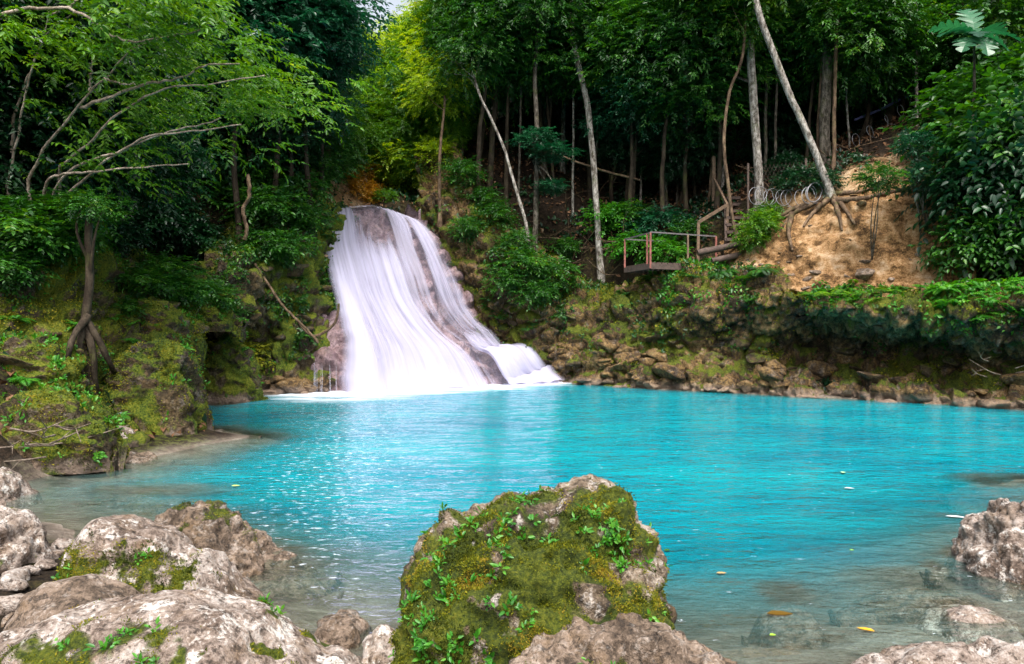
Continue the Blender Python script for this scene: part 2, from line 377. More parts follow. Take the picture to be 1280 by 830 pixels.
mm = n.math('ADD', n.math('MULTIPLY', a2, .6), n.math('MULTIPLY', a3, .4))
soil = n.ramp(mm, [(.38, (.007, .005, .003)), (.5, (.02, .013, .008)), (.62, (.05, .03, .018)), (.75, (.12, .075, .045))]).outputs[0]
dirt = n.ramp(n.math('ADD', n.math('MULTIPLY', a1, .5), n.math('MULTIPLY', mm, .55)), [(.42, (.10, .055, .022)), (.5, (.28, .165, .075)), (.57, (.44, .30, .17)), (.68, (.60, .48, .36))]).outputs[0]
bed = n.ramp(n.math('ADD', n.math('MULTIPLY', a1, .6), n.math('MULTIPLY', a2, .4)), [(.36, (.10, .075, .06)), (.5, (.26, .21, .17)), (.65, (.45, .40, .34))]).outputs[0]
mossc = n.ramp(a3, [(.35, (.03, .045, .006)), (.6, (.10, .12, .012)), (.75, (.2, .18, .03))]).outputs[0]
c = n.mix(n.math('MULTIPLY', n("Attribute", attribute_name="moss").outputs['Fac'], n.ramp(a2, [(.45, (0, 0, 0)), (.6, (1, 1, 1))])), soil, mossc)
c = n.mix(n("Attribute", attribute_name="dirt").outputs['Fac'], c, dirt)
c = n.mix(n("Attribute", attribute_name="bed").outputs['Fac'], c, bed)
bp = n("Bump", {"Strength": .9, "Distance": .1, "Height": n.math('ADD', mm, a1)})
n("OutputMaterial", {0: n("BsdfPrincipled", {"Base Color": c, "Roughness": .9, "Normal": bp, "Specular IOR Level": .2})})
terrain = tag(obj('terrain', ter_me, tm), 'dark leaf strewn forest floor sloping up around the pool', kind='structure')

# ------------------------------------------------------------------ banks with overhangs
def cliff(name, stations, mat, ns, nt_, amp=.3, seed=0, label=None, cells=1.1, mossf=None, attr=None, foot=True):
    """stations: list of (px, [(py, Y), ...]) from the water up; rows join into one rock face with real overhangs"""
    rows = []
    for px, prof in stations:
        pts = [P(px, py, Y) for py, Y in prof]
        b = pts[0].copy(); b = b * [1, 1, 0] + [0, 0, -1.0] if foot else b + [0, 1.2, -.35]; pts = [b] + pts
        t2 = pts[-1].copy(); bk = unit(np.array([t2[0] * .3, 1., 0])); pts.append(t2 + bk * 1.4 + [0, 0, .05]); pts.append(t2 + bk * 2.4 + [0, 0, -1.2])
        rows.append(smooth_path(pts, nt_))
    rows = np.array(rows); S = np.linspace(0, len(rows) - 1, ns)
    base = np.zeros((ns, nt_, 3)); k = np.clip(np.floor(S).astype(int), 0, len(rows) - 2); f = (S - k)[:, None, None]; f = f * f * (3 - 2 * f) * .5 + f * .5
    base = rows[k] * (1 - f) + rows[k + 1] * f
    V = base.reshape(-1, 3); nn = grid_normals(V, ns, nt_)
    if (nn * (V - np.array([0, 0, H]))).sum(1).mean() > 0: nn = -nn
    f1, f2, idc = worley(V * [cells, cells, cells * 1.5] + .35 * np.stack([fbm(V * 1.3, 3, seed + 31), fbm(V * 1.3, 3, seed + 32), fbm(V * 1.3, 3, seed + 33)], 1), seed)
    g1, g2, idg = worley(V * cells * 2.7, seed + 5)
    dsp = amp * (1.3 * fbm(V * .6, 4, seed + 1) + 1.0 * (sstep(0, .35, f2 - f1) - .6) * (.4 + idc) + .35 * (sstep(0, .4, g2 - g1) - .5) + .30 * fbm(V * 4, 4, seed + 2))
    V = V + nn * dsp[:, None]
    n2 = grid_normals(V, ns, nt_)
    if (n2 * nn).sum() < 0: n2 = -n2
    ms = mossf(V, n2) if mossf else np.zeros(len(V))
    F = grid_faces(ns, nt_)
    a, b_, c_ = V[F[0, 0]], V[F[0, 1]], V[F[0, 3]]
    if (np.cross(V[F[:, 1]] - V[F[:, 0]], V[F[:, 3]] - V[F[:, 0]]) * n2[F[:, 0]]).sum() < 0: F = F[:, ::-1]
    o = tag(obj(name, mesh(name, V, F, True, moss=ms), mat), label, kind='structure')
    return o, V, n2

def right_moss(V, nn):
    return .38 * sstep(-.3, .3, fbm(V * .9, 3, 71)) * sstep(.2, .8, V[:, 2]) + .34 * sstep(.15, .8, nn[:, 2]) - .06
right_cliff, RCV, RCN = cliff('rock_bank', [
    (520, [(478, 30), (430, 29.2), (380, 29), (320, 28.9), (290, 29), (262, 29.3), (225, 30), (195, 31)]),
    (572, [(478, 28.6), (440, 28.2), (400, 28), (350, 28), (310, 28), (270, 28.3), (225, 29), (185, 30)]),
    (620, [(478, 27.9), (440, 27.5), (400, 27.4), (350, 27.3), (320, 27.4), (300, 27.8), (285, 28.6), (275, 29.4)]),
    (660, [(478, 27.2), (450, 27), (420, 27), (385, 26.9), (350, 27), (325, 27.3), (310, 27.9), (300, 28.6)]),
    (705, [(482, 26.4), (455, 26.5), (430, 26.7), (405, 26.9), (385, 27.2), (368, 27.7), (355, 28.4)]),
    (760, [(485, 25.3), (465, 25.4), (440, 25.7), (415, 26), (390, 26.5), (375, 27.2), (365, 28)]),
    (830, [(490, 24.2), (465, 24.3), (440, 25.0), (415, 25.1), (390, 24.9), (365, 25.0), (345, 25.6)]),
    (900, [(494, 23.1), (470, 23.2), (440, 24.0), (415, 24.1), (388, 23.7), (360, 23.9), (335, 24.8)]),
    (960, [(497, 22.3), (475, 22.5), (450, 23.3), (420, 23.5), (395, 23.0), (370, 22.8), (345, 23.2)]),
    (1020, [(500, 21.6), (480, 21.9), (455, 23.2), (425, 23.3), (400, 22.0), (384, 21.4), (365, 22)]),
    (1090, [(503, 20.8), (482, 21.0), (455, 22.5), (425, 22.6), (402, 21.0), (388, 20.3), (372, 21)]),
    (1150, [(506, 20.1), (485, 20.3), (460, 21.7), (430, 21.8), (408, 20.3), (392, 19.7), (374, 20.3)]),
    (1220, [(510, 19.3), (490, 19.5), (465, 20.7), (440, 20.7), (418, 19.4), (393, 18.9), (368, 19.4)]),
    (1300, [(515, 18.4), (495, 18.4), (470, 19.3), (440, 19.2), (412, 18.3), (384, 18), (358, 18.6)]),
    (1430, [(528, 16.8), (500, 16.9), (470, 17.4), (440, 17.4), (410, 16.6), (380, 16.5), (350, 17.2)])],
    M['brown_rock'], 700, 120, .30, 101, 'brown mossy limestone bank with an undercut ledge along the pool', 1.25, right_moss)
def left_moss(V, nn):
    return .30 * sstep(-.3, .3, fbm(V * .8, 3, 72)) * sstep(.15, .5, V[:, 2]) + .12 * sstep(.1, .8, nn[:, 2])
left_cliff, LCV, LCN = cliff('shaded_bank', [
    (150, [(512, 18.6), (490, 18.8), (460, 19), (420, 19), (390, 18.8), (360, 19), (335, 19.6)]),
    (215, [(505, 19.9), (480, 20), (450, 20.6), (422, 20.8), (398, 19.6), (372, 19.1), (345, 19.8)]),
    (260, [(497, 21.4), (478, 21.6), (450, 22.8), (420, 23), (402, 21.0), (382, 20.3), (348, 20.8)]),
    (300, [(495, 22), (475, 22.1), (450, 23.0), (425, 23), (402, 22), (370, 21.7), (325, 22.4)]),
    (340, [(493, 22.6), (470, 22.7), (440, 23.2), (412, 23.2), (380, 22.8), (335, 23), (275, 24)]),
    (380, [(492, 22.8), (470, 22.9), (440, 23), (400, 23.2), (350, 23.8), (295, 24.6), (225, 26)]),
    (412, [(491, 23.2), (470, 23.6), (440, 24.0), (400, 24.6), (350, 25.4), (300, 26.3), (258, 27.3)]),
    (440, [(491, 24.2), (470, 24.8), (440, 25.2), (400, 25.7), (350, 26.2), (310, 27), (275, 28)])],
    M['moss_rock'], 330, 110, .28, 202, 'shaded mossy rock face beside the waterfall', 1.1, left_moss)
bank, MBV, MBN = cliff('mossy_bank', [
    (-190, [(640, 8.8), (590, 9.2), (540, 9.6), (490, 10), (430, 10.6), (360, 11.2), (300, 12), (250, 13)]),
    (-60, [(612, 9.8), (575, 10.1), (540, 10.5), (500, 10.8), (460, 11.5), (400, 12.1), (320, 12.9), (255, 14)]),
    (20, [(597, 10.5), (565, 10.9), (535, 11.2), (505, 11.4), (475, 12.1), (415, 12.7), (335, 13.3), (258, 14.3)]),
    (100, [(584, 11.4), (562, 11.8), (535, 11.9), (512, 12.1), (492, 12.7), (435, 13.3), (360, 14.1), (275, 15.4)]),
    (150, [(572, 12.1), (555, 12.7), (530, 13.3), (505, 13.8), (475, 14.2), (430, 14.8), (370, 15.7), (300, 17.2)]),
    (200, [(556, 13.6), (545, 14.0), (520, 14.5), (490, 14.7), (450, 14.8), (426, 15.3), (380, 16.8), (330, 18.5)]),
    (248, [(536, 15.4), (527, 15.5), (500, 15.9), (472, 15.6), (442, 15.8), (426, 16.5), (395, 18)]),
    (238, [(522, 17.2), (510, 17.3), (490, 17.3), (465, 17.2), (440, 17.2), (425, 17.6), (400, 18.6)]),
    (190, [(515, 18.2), (500, 18.3), (480, 18.3), (460, 18.2), (440, 18.2), (428, 18.6), (410, 19.2)])],
    M['moss_rock'], 420, 120, .20, 303, 'moss covered rock bank stepping down to a pale shelf', 1.5, left_moss)

m, t_ = newmat('bare_earth'); n = N(t_); pos = n("NewGeometry").outputs['Position']
e1 = n.noise(pos, 1.0, 6, .7); e2 = n.noise(n("Mapping", {"Vector": pos, "Scale": (1., 1., 1.6)}).outputs[0], 3, 7, .78); e3 = n.noise(pos, 26, 4, .7)
em = n.math('ADD', n.math('MULTIPLY', e1, .45), n.math('ADD', n.math('MULTIPLY', e2, .4), n.math('MULTIPLY', e3, .2)))
ec = n.ramp(em, [(.42, (.03, .017, .008)), (.48, (.13, .07, .028)), (.53, (.36, .20, .085)), (.58, (.53, .345, .19)), (.66, (.68, .54, .40))]).outputs[0]
n("OutputMaterial", {0: n("BsdfPrincipled", {"Base Color": ec, "Roughness": .9, "Specular IOR Level": .2, "Normal": n("Bump", {"Strength": .9, "Distance": .3, "Height": em})})}); M['earth'] = m
earth, EAV, EAN = cliff('earth_bank', [
    (905, [(338, 25.0), (325, 25.2), (312, 25.6), (305, 26.2)]),
    (945, [(346, 23.8), (322, 24.2), (300, 24.6), (285, 25.2)]),
    (985, [(362, 22.6), (335, 23.2), (300, 23.8), (278, 24.2), (262, 24.8)]),
    (1030, [(372, 21.8), (345, 22.5), (310, 23.0), (272, 23.6), (246, 24.2)]),
    (1070, [(378, 21.2), (350, 22.0), (315, 22.5), (270, 23.0), (238, 23.8)]),
    (1120, [(380, 20.7), (358, 21.7), (318, 22.1), (268, 22.6), (230, 23.4)]),
    (1170, [(378, 20.3), (358, 21.3), (320, 21.7), (270, 22.2), (222, 23.2)]),
    (1220, [(374, 19.8), (355, 20.7), (318, 21.1), (270, 21.6), (218, 22.6)])],
    M['earth'], 260, 110, .13, 404, 'bare orange tan earth slope above the undercut ledge', .8, foot=False)
from mathutils.bvhtree import BVHTree
def _bvh(objs):
    Vs, Fs, k = [], [], 0
    for o in objs:
        me = o.data; v = np.empty(len(me.vertices) * 3, np.float32); me.vertices.foreach_get("co", v); li = np.empty(len(me.loops), np.int32); me.loops.foreach_get("vertex_index", li)
        Vs.append(v.reshape(-1, 3)); Fs.append(li.reshape(-1, 4) + k); k += len(v) // 3
    return BVHTree.FromPolygons(np.vstack(Vs).tolist(), np.vstack(Fs).tolist())
GROUND = _bvh([terrain, right_cliff, left_cliff, bank, earth])
def surf(px, py):
    """the point of the ground or bank seen at a photo pixel"""
    d = Vector(((px - 640) / FPX, 1., -(py - HOR) / FPX)).normalized()
    h = GROUND.ray_cast(Vector((0, 0, H)), d)
    return np.array(h[0]) if h[0] is not None else None
def drop(x, y, z=60.):
    h = GROUND.ray_cast(Vector((x, y, z)), Vector((0, 0, -1)))
    return h[0].z if h[0] is not None else 0.

# loose stones set in the banks, each its own piece
def ico(sub):
    import bmesh
    bm = bmesh.new(); bmesh.ops.create_icosphere(bm, subdivisions=sub, radius=1)
    V = np.array([v.co[:] for v in bm.verts]); F = np.array([[v.index for v in f.verts] for f in bm.faces]); bm.free(); return V, F
IV3, IF3 = ico(3); IV4, IF4 = ico(4)
def stone_mesh(seed, V=IV3, F=IF3, flat=.7):
    r = np.random.default_rng(seed)
    W = V.copy()
    for _ in range(14):                                     # knock flat facets off the ball
        d = unit(r.normal(size=3)); c = r.uniform(.42, .8); s = W @ d; W = W - np.maximum(s - c, 0)[:, None] * d * .85
    W = W * [1, r.uniform(.7, 1), flat * r.uniform(.8, 1.15)]
    W = W * (1 + .22 * fbm(W * 2.1, 5, seed, .6)[:, None])
    return mesh('stone', W, F, True)
STONES = {k: [stone_mesh(500 + i) for i in range(7)] for k in ('brown_rock', 'moss_rock', 'pale_rock', 'tan_rock')}
for k, l in STONES.items():
    for me in l: me.materials.append(M[k])
def stone(parent, loc, size, mat, r=R0, squash=1., name='stone'):
    o = obj(name, STONES[mat][r.integers(7)], None, parent)
    o.location = loc; o.rotation_euler = (r.uniform(-.4, .4), r.uniform(-.4, .4), r.uniform(0, 6.28)); o.scale = (size * r.uniform(.8, 1.3), size * r.uniform(.8, 1.2), size * squash * r.uniform(.7, 1.05)); return o
def embed(parent, V, Nn, count, zr, sizes, mat, seed, xr=(-99, 99), pxr=None):
    r = np.random.default_rng(seed)
    px = 640 + V[:, 0] / V[:, 1] * FPX
    ok = (V[:, 2] > zr[0]) & (V[:, 2] < zr[1]) & (Nn[:, 1] < .35) & (px > -10) & (px < 1290)
    if pxr: ok &= (px > pxr[0]) & (px < pxr[1])
    idx = np.nonzero(ok)[0]
    for i in r.choice(idx, count, replace=False):
        s = r.uniform(*sizes) * (.6 + r.random() ** 2)
        stone(parent, V[i] + Nn[i] * s * r.uniform(-.5, .05), s, mat, r)
embed(right_cliff, RCV, RCN, 95, (-.1, .75), (.18, .42), 'brown_rock', 1)
embed(right_cliff, RCV, RCN, 70, (.7, 2.3), (.18, .36), 'moss_rock', 2)
embed(right_cliff, RCV, RCN, 30, (.0, 1.3), (.3, .55), 'brown_rock', 3, pxr=(690, 860))
embed(earth, EAV, EAN, 34, (2.6, 4.2), (.10, .28), 'tan_rock', 8)
embed(earth, EAV, EAN, 14, (3.6, 6.4), (.06, .16), 'brown_rock', 9)
embed(left_cliff, LCV, LCN, 45, (-.1, .5), (.15, .35), 'brown_rock', 4, pxr=(225, 410))
embed(left_cliff, LCV, LCN, 40, (.6, 4), (.2, .5), 'moss_rock', 5)
embed(bank, MBV, MBN, 55, (.2, 2.6), (.15, .38), 'moss_rock', 6)
embed(bank, MBV, MBN, 30, (-.05, .3), (.08, .2), 'pale_rock', 7)

# ------------------------------------------------------------------ waterfall
Ledge = [(404, 263, 28.0), (402, 268, 27.3), (401, 300, 26.4), (409, 340, 25.4), (420, 390, 24.4), (425, 440, 23.5), (422, 478, 23.0), (421, 494, 22.75)]
Redge = [(520, 272, 28.8), (540, 286, 28.2), (557, 312, 27.8), (572, 345, 27.4), (590, 392, 27.2), (622, 424, 27.1), (660, 440, 26.9), (688, 460, 26.75), (706, 480, 26.5)]
Lw = np.array([P(*p) for p in Ledge]); Rw = np.array([P(*p) for p in Redge])
def fall_surface(nu, nv, u0=0., u1=1., off=0., amp=0., seed=0, v0=0., v1=1.):
    v = np.linspace(v0, v1, nv)
    Lp = smooth_path(Lw, 200); Rp = smooth_path(Rw, 200)
    iL = np.stack([np.interp(v, np.linspace(0, 1, 200), Lp[:, k]) for k in range(3)], 1)
    iR = np.stack([np.interp(v, np.linspace(0, 1, 200), Rp[:, k]) for k in range(3)], 1)
    u = np.linspace(u0, u1, nu)
    V = iL[None] * (1 - u)[:, None, None] + iR[None] * u[:, None, None]
    U, Vv = np.meshgrid(u, v, indexing='ij')
    # the upper lip bulges up, the sheet swells towards the pool, the right foot steps over rocks
    V[..., 2] += .34 * np.sin(np.pi * np.clip(U, 0, 1)) ** 1.5 * sstep(.25, 0, Vv)
    V[..., 1] -= .65 * np.sin(np.pi * np.clip(U, 0, 1)) * np.sin(np.pi * np.clip(Vv * .9, 0, 1)) * (1 - .3 * U)
    ridge = .5 * np.exp(-((U - (.86 - .16 * Vv)) / .05) ** 2)
    V[..., 1] -= ridge * .2
    st = sstep(.62, .68, Vv) * sstep(.62, .8, U)
    V[..., 2] += st * .12 * np.sin(Vv * 38 + U * 9) * sstep(1, .93, Vv); V[..., 1] += st * .18 * np.cos(Vv * 38 + U * 9)
    return V.reshape(-1, 3), U.ravel(), Vv.ravel()
fall = thing('waterfall', 'white silky waterfall sliding down a broad slope into the turquoise pool', 'waterfall', tuple(P(520, 485, 24.5) * [1, 1, 0]))
fb0 = np.array(fall.location)
# wet rock slope underneath
V, U, Vv = fall_surface(150, 150, -.16, 1.13, v0=-.02)
nn = grid_normals(V, 150, 150); nn *= -np.sign((nn[:, 1]).mean())
f1, f2, idc = worley(V * 1.3, 61)
V = V - nn * (.30 + .55 * np.abs(np.clip(U, -.2, 1.2) - np.clip(U, 0, 1)) * 4)[:, None] + nn * (.22 * (sstep(0, .4, f2 - f1) - .5) + .28 * fbm(V * 1.2, 5, 62))[:, None]
V[:, 2] -= .08
obj('wet_slope', mesh('wet_slope', V, grid_faces(150, 150), True), M['wet_rock'], None)
bpy.data.objects['wet_slope']["kind"] = "structure"; bpy.data.objects['wet_slope']["label"] = "wet purple brown rock slope under the waterfall"
# silky sheets
def water_sheet_material(name, thr, lo, streak=34.):
    m, t_ = newmat(name); n = N(t_)
    uv = n("Attribute", attribute_name="flow").outputs['Vector']
    s1 = n.noise(n("Mapping", {"Vector": uv, "Scale": (streak, 1.3, 1)}).outputs[0], 1., 4, .62)
    s2 = n.noise(n("Mapping", {"Vector": uv, "Scale": (streak * 3.2, 2.6, 1)}).outputs[0], 1., 3, .6)
    s3 = n.noise(n("Mapping", {"Vector": uv, "Scale": (6., 1.1, 1)}).outputs[0], 1., 3, .5)
    s = n.math('ADD', n.math('MULTIPLY', s1, .45), n.math('ADD', n.math('MULTIPLY', s2, .10), n.math('MULTIPLY', s3, .45)))
    s = n.math('ADD', s, n("Attribute", attribute_name="dens").outputs['Fac'])
    al = n.ramp(s, [(thr, (lo, lo, lo)), (thr + .13, (.62, .62, .62)), (thr + .30, (1, 1, 1))]).outputs[0]
    al = n.math('MULTIPLY', al, n("Attribute", attribute_name="edge").outputs['Fac'])
    bp = n("Bump", {"Strength": .35, "Distance": .10, "Height": s})
    d = n("BsdfDiffuse", {"Color": (.60, .58, .74, 1), "Normal": bp}); tl = n("BsdfTranslucent", {"Color": (.6, .58, .76, 1)})
    b = n("MixShader", {0: .3, 1: d, 2: tl})
    n("OutputMaterial", {0: n("MixShader", {0: al, 1: n("BsdfTransparent"), 2: b})}); return m
M['sheet'] = water_sheet_material('falling_water', .46, .10, 20.)
M['veil'] = water_sheet_material('falling_water_veil', .50, .0, 30.)
for nm, off, seed, mt, thr in (('sheet', .0, 3, 'sheet', 0), ('veil', .13, 9, 'veil', 0)):
    nu, nv = 170, 150
    V, U, Vv = fall_surface(nu, nv)
    nn = grid_normals(V, nu, nv); nn *= -np.sign((nn[:, 1]).mean())
    sq = np.stack([U * 26, Vv * 1.6, np.full(len(U), seed)], 1)
    V = V + nn * (off * (.3 + Vv) + .10 * fbm(sq * [.5, 1, 1], 3, seed) * (.4 + Vv) + .015 * fbm(sq * [2., 1, 1], 2, seed + 4))[:, None]
    dens = .15 - .34 * np.exp(-((U - .45 - .12 * Vv) / .17) ** 2) * sstep(.38, .05, Vv) * sstep(.0, .06, Vv)
    dens -= (.20 + .25 * fbm(np.stack([Vv * 6, U * 0, U * 0], 1), 3, 68)) * np.exp(-((U - (.80 - .10 * Vv)) / .022) ** 2) * sstep(.02, .15, Vv)
    dens -= .16 * sstep(.86, .95, U) * sstep(.6, .2, Vv) + .09 * sstep(.42, .75, U) * sstep(.05, .3, Vv)
    dens += .34 * sstep(.66, .82, Vv) * sstep(.68, .8, U)
    dens += .10 * fbm(np.stack([U * 5, Vv * 2.2, U * 0 + 3], 1), 3, 69)
    dens -= .18 * np.exp(-((U - .66) / .05) ** 2) * sstep(.3, .8, Vv)
    dens += .12 * sstep(.78, 1, Vv) * sstep(.7, .3, U) + .14 * np.exp(-((U - .06) / .08) ** 2)
    dens -= .1 * (sstep(.75, .9, U) * sstep(.7, .8, Vv))
    edge = sstep(0, .09, U + .03 * fbm(np.stack([Vv * 7, U * 0, U * 0 + 1], 1), 3, 66)) * sstep(1, .94, U + .03 * fbm(np.stack([Vv * 9, U * 0, U * 0 + 4], 1), 3, 67)) * sstep(-.002, .03, Vv + (0 if nm == 'sheet' else -.03))
    ang = U * (1 + .0 * Vv)
    obj(nm, mesh(nm, V - fb0, grid_faces(nu, nv), True, flow=np.stack([ang, Vv, np.full(len(U), seed * 1.7)], 1), dens=dens, edge=edge), M[mt], fall)
# thin side trickles by the purple rock
m, t_ = newmat('trickle'); n = N(t_)
n("OutputMaterial", {0: n("MixShader", {0: .16, 1: n("BsdfTransparent"), 2: n("BsdfDiffuse", {"Color": (.6, .6, .7, 1)})})}); M['trickle'] = m
for k in range(8):
    px = R0.uniform(392, 422)
    bg_ = Bag(); top = P(px, 455 + R0.uniform(-4, 6), 22.85); bot = P(px + R0.uniform(-1, 1), 491, 22.7)
    bg_.tube(smooth_path([top, (top + bot) / 2 + [R0.uniform(-.02, .02), 0, 0], bot], 8), np.linspace(.008, .018, 8) * R0.uniform(.5, 1.5), 5); bg_.build('trickle', M['trickle'], fall, fb0)

# ------------------------------------------------------------------ boulders
ROCKS = []
def loaf(name, outline, Yc, df, db, label, mat='pale_rock', base_z=-.35, ef=.8, ez=.85, nx=150, nt_=110, amp=.06, seed=0, cells=3., mossf=None, cat='boulder', taper=2.4, group=None, pits=.4, lean=0.0):
    """a boulder whose upper outline runs through the given pixels at distance Yc; df / db = depth towards / away from the pool side"""
    o = np.array([P(px, py, Yc) for px, py in outline]); xs, zs = o[:, 0], o[:, 2]
    s = (1 - np.cos(np.linspace(0, np.pi, nx))) / 2 * .85 + np.linspace(0, 1, nx) * .15
    x = xs[0] + (xs[-1] - xs[0]) * s
    sm = smooth_path(o, 300); top = np.interp(x, sm[:, 0], sm[:, 2])
    for _pass in range(3):                                  # settle the crest so its outline meets the traced one
        prof = (1 - np.abs(2 * s - 1) ** taper) ** (1 / 2.2)
        th = np.linspace(0, np.pi, nt_)
        cx, sx = np.cos(th), np.sin(th)
        yy = np.where(cx > 0, -df * np.abs(cx) ** ef, db * np.abs(cx) ** ef)
        zz = np.abs(sx) ** ez
        X = np.repeat(x[:, None], nt_, 1) + lean * (zz[None] - .5); Yg = Yc + yy[None] * (.12 + .88 * prof[:, None]); Z = base_z + (top[:, None] - base_z) * zz[None]
        mid = (x[0] + x[-1]) / 2; X = mid + (X - mid) * (1 - .05 * np.abs(cx)[None] ** 4)
        V = np.stack([X, Yg, Z], -1).reshape(-1, 3)
        nn = grid_normals(V, nx, nt_); ctr = V.mean(0)
        if (nn * (V - ctr)).sum() < 0: nn = -nn
        S, T = np.repeat(s, nt_), np.tile(th, nx)
        f1, f2, _i = worley(V * cells, seed); g1, g2, _j = worley(V * cells * 3.3, seed + 3)
        rg = 1 - 2.4 * np.abs(fbm(V * [1.6, 2.6, 3.4], 5, seed + 2))
        dsp = amp * (1.2 * fbm(V * 1.6, 4, seed) + .8 * (sstep(0, .4, f2 - f1) - .6) * .8 + 1.0 * (rg - .5) + pits * (sstep(.0, .45, g1) - .6) + .4 * fbm(V * 9, 4, seed + 6))
        V = V + nn * (dsp * (.35 + .65 * np.abs(sx))[None].repeat(nx, 0).ravel())[:, None]
        if _pass < 2:
            vx = 640 + V[:, 0] / V[:, 1] * FPX; vy = HOR - (V[:, 2] - H) / V[:, 1] * FPX
            wantx = np.array([q_[0] for q_ in outline]); wanty = np.array([q_[1] for q_ in outline])
            ctr_px = 640 + x / Yc * FPX; wd_ = max(6., (ctr_px[-1] - ctr_px[0]) * .025)
            got = np.array([vy[np.abs(vx - c_) < wd_].min() if (np.abs(vx - c_) < wd_).any() else np.interp(c_, wantx, wanty) for c_ in ctr_px])
            err = (got - np.interp(ctr_px, wantx, wanty)) / FPX * Yc
            kern = np.ones(9) / 9; err = np.convolve(np.pad(err, 4, mode='edge'), kern, 'valid')
            top = top + np.clip(err, -.35, .15) * (prof > .25)
    n2 = grid_normals(V, nx, nt_)
    if (n2 * nn).sum() < 0: n2 = -n2
    F = grid_faces(nx, nt_)
    if (np.cross(V[F[:, 1]] - V[F[:, 0]], V[F[:, 3]] - V[F[:, 0]]) * n2[F[:, 0]]).sum() < 0: F = F[:, ::-1]
    base = np.array([ctr[0], Yc, 0.])
    ms = mossf(V, n2, S, T) if mossf else np.zeros(len(V))
    ROCKS.append((V, F))
    root = thing(name, label, cat, tuple(base), group)
    obj('rock_body', mesh('rock_body', V - base, F, True, moss=ms), M[mat], root)
    return root, V, n2, ms, base

def leaf_arrays(b, ax, nr, L, W, fold=.22, droop=.1, hi=False):
    """b, ax, nr: (n,3); a folded, pointed blade per row"""
    ax = unit(ax); sd_ = unit(np.cross(ax, nr)); nr = unit(np.cross(sd_, ax)); n = len(b)
    L = np.broadcast_to(L, (n,))[:, None]; W = np.broadcast_to(W, (n,))[:, None]
    if not hi:
        V = np.stack([b, b + ax * L * .42 + sd_ * W / 2 + nr * W * fold, b + ax * L - nr * L * droop, b + ax * L * .42 - sd_ * W / 2 + nr * W * fold], 1)
        k = np.arange(n)[:, None] * 4; F = np.concatenate([k + [0, 2, 1], k + [0, 3, 2]])
        return V.reshape(-1, 3), F, 4
    V = np.stack([b, b + ax * L * .26 + sd_ * W * .42 + nr * W * fold, b + ax * L * .62 + sd_ * W * .42 + nr * (W * fold - L * droop * .4), b + ax * L - nr * L * droop,
                  b + ax * L * .62 - sd_ * W * .42 + nr * (W * fold - L * droop * .4), b + ax * L * .26 - sd_ * W * .42 + nr * W * fold,
                  b + ax * L * .45 - nr * L * droop * .2], 1)
    k = np.arange(n)[:, None] * 7
    F = np.concatenate([k + q_ for q_ in ([0, 6, 1], [1, 6, 2], [2, 6, 3], [0, 5, 6], [5, 4, 6], [4, 3, 6])])
    return V.reshape(-1, 3), F, 7

def moss_tufts(parent, V, Nn, mask, base, count, size, seed, mat='moss_leaf', name='moss'):
    r = np.random.default_rng(seed)
    p = np.clip(mask, 0, None); p = p / p.sum(); i = r.choice(len(V), count, p=p)
    b = V[i] + r.normal(size=(count, 3)) * .006
    ax = unit(Nn[i] * .8 + r.normal(size=(count, 3)) * .55 + [0, 0, .2]); nr = unit(Nn[i] + r.normal(size=(count, 3)) * .4)
    L = size * r.uniform(.6, 1.5, count)
    LV, LF, k = leaf_arrays(b, ax, np.cross(ax, unit(r.normal(size=(count, 3)))), L, L * .45)
    rn = np.clip(.5 + .9 * fbm(V[i] * 4, 3, seed) + r.normal(size=count) * .16, 0, 1)
    o = obj(name, mesh(name, LV - base, LF, True, rnd=np.repeat(rn, k)), M[mat], parent); o["kind"] = "stuff"; return o
def herbs(parent, V, Nn, mask, base, nplants, seed, L=.035, spread=.05, per=7, mat='herb', name='herb_leaves', facing=True):
    """small leafy rosettes rooted on a rock"""
    r = np.random.default_rng(seed)
    p = np.clip(mask, 0, None); p = p / p.sum(); i = r.choice(len(V), nplants, p=p)
    c = np.repeat(V[i] + Nn[i] * .01, per, 0); nn = np.repeat(Nn[i], per, 0); n = len(c)
    d = unit(r.normal(size=(n, 3)) + nn * .5 + [0, 0, .35])
    sc = np.repeat(r.uniform(.6, 1.35, nplants), per)
    b = c + d * (spread * r.uniform(.0, .6, n) * sc)[:, None]
    LV, LF, k = leaf_arrays(b, d + [0, 0, -.1], unit(nn + [0, -.3, .6] + r.normal(size=(n, 3)) * .3), L * sc * r.uniform(.7, 1.3, n), L * .5 * sc, hi=True)
    rn = np.clip(np.repeat(r.random(nplants) * .6, per) + r.random(n) * .4, 0, 1)
    o = obj(name, mesh(name, LV - base, LF, True, rnd=np.repeat(rn, k)), M[mat], parent); o["kind"] = "stuff"; return o

def front_moss(lo=.2, hi=1.15, k=1.3, s0=0., s1=1., bias=0.):
    """moss on the shaded lower front (T small = front foot), bare on the crest"""
    def f(V, nn, S, T):
        nz = fbm(V * 2.2, 4, 91) * .8 + fbm(V * 7, 4, 90) * .6
        return k * (.6 + .45 * fbm(V * 9, 4, 84)) * sstep(hi + .45, hi - .45, T + nz) * sstep(lo - .2, lo + .1, T + nz * .3) * sstep(s0 - .05, s0 + .05, S + nz * .1) * sstep(s1 + .2, s1 - .2, S + nz * .35) + bias
    return f

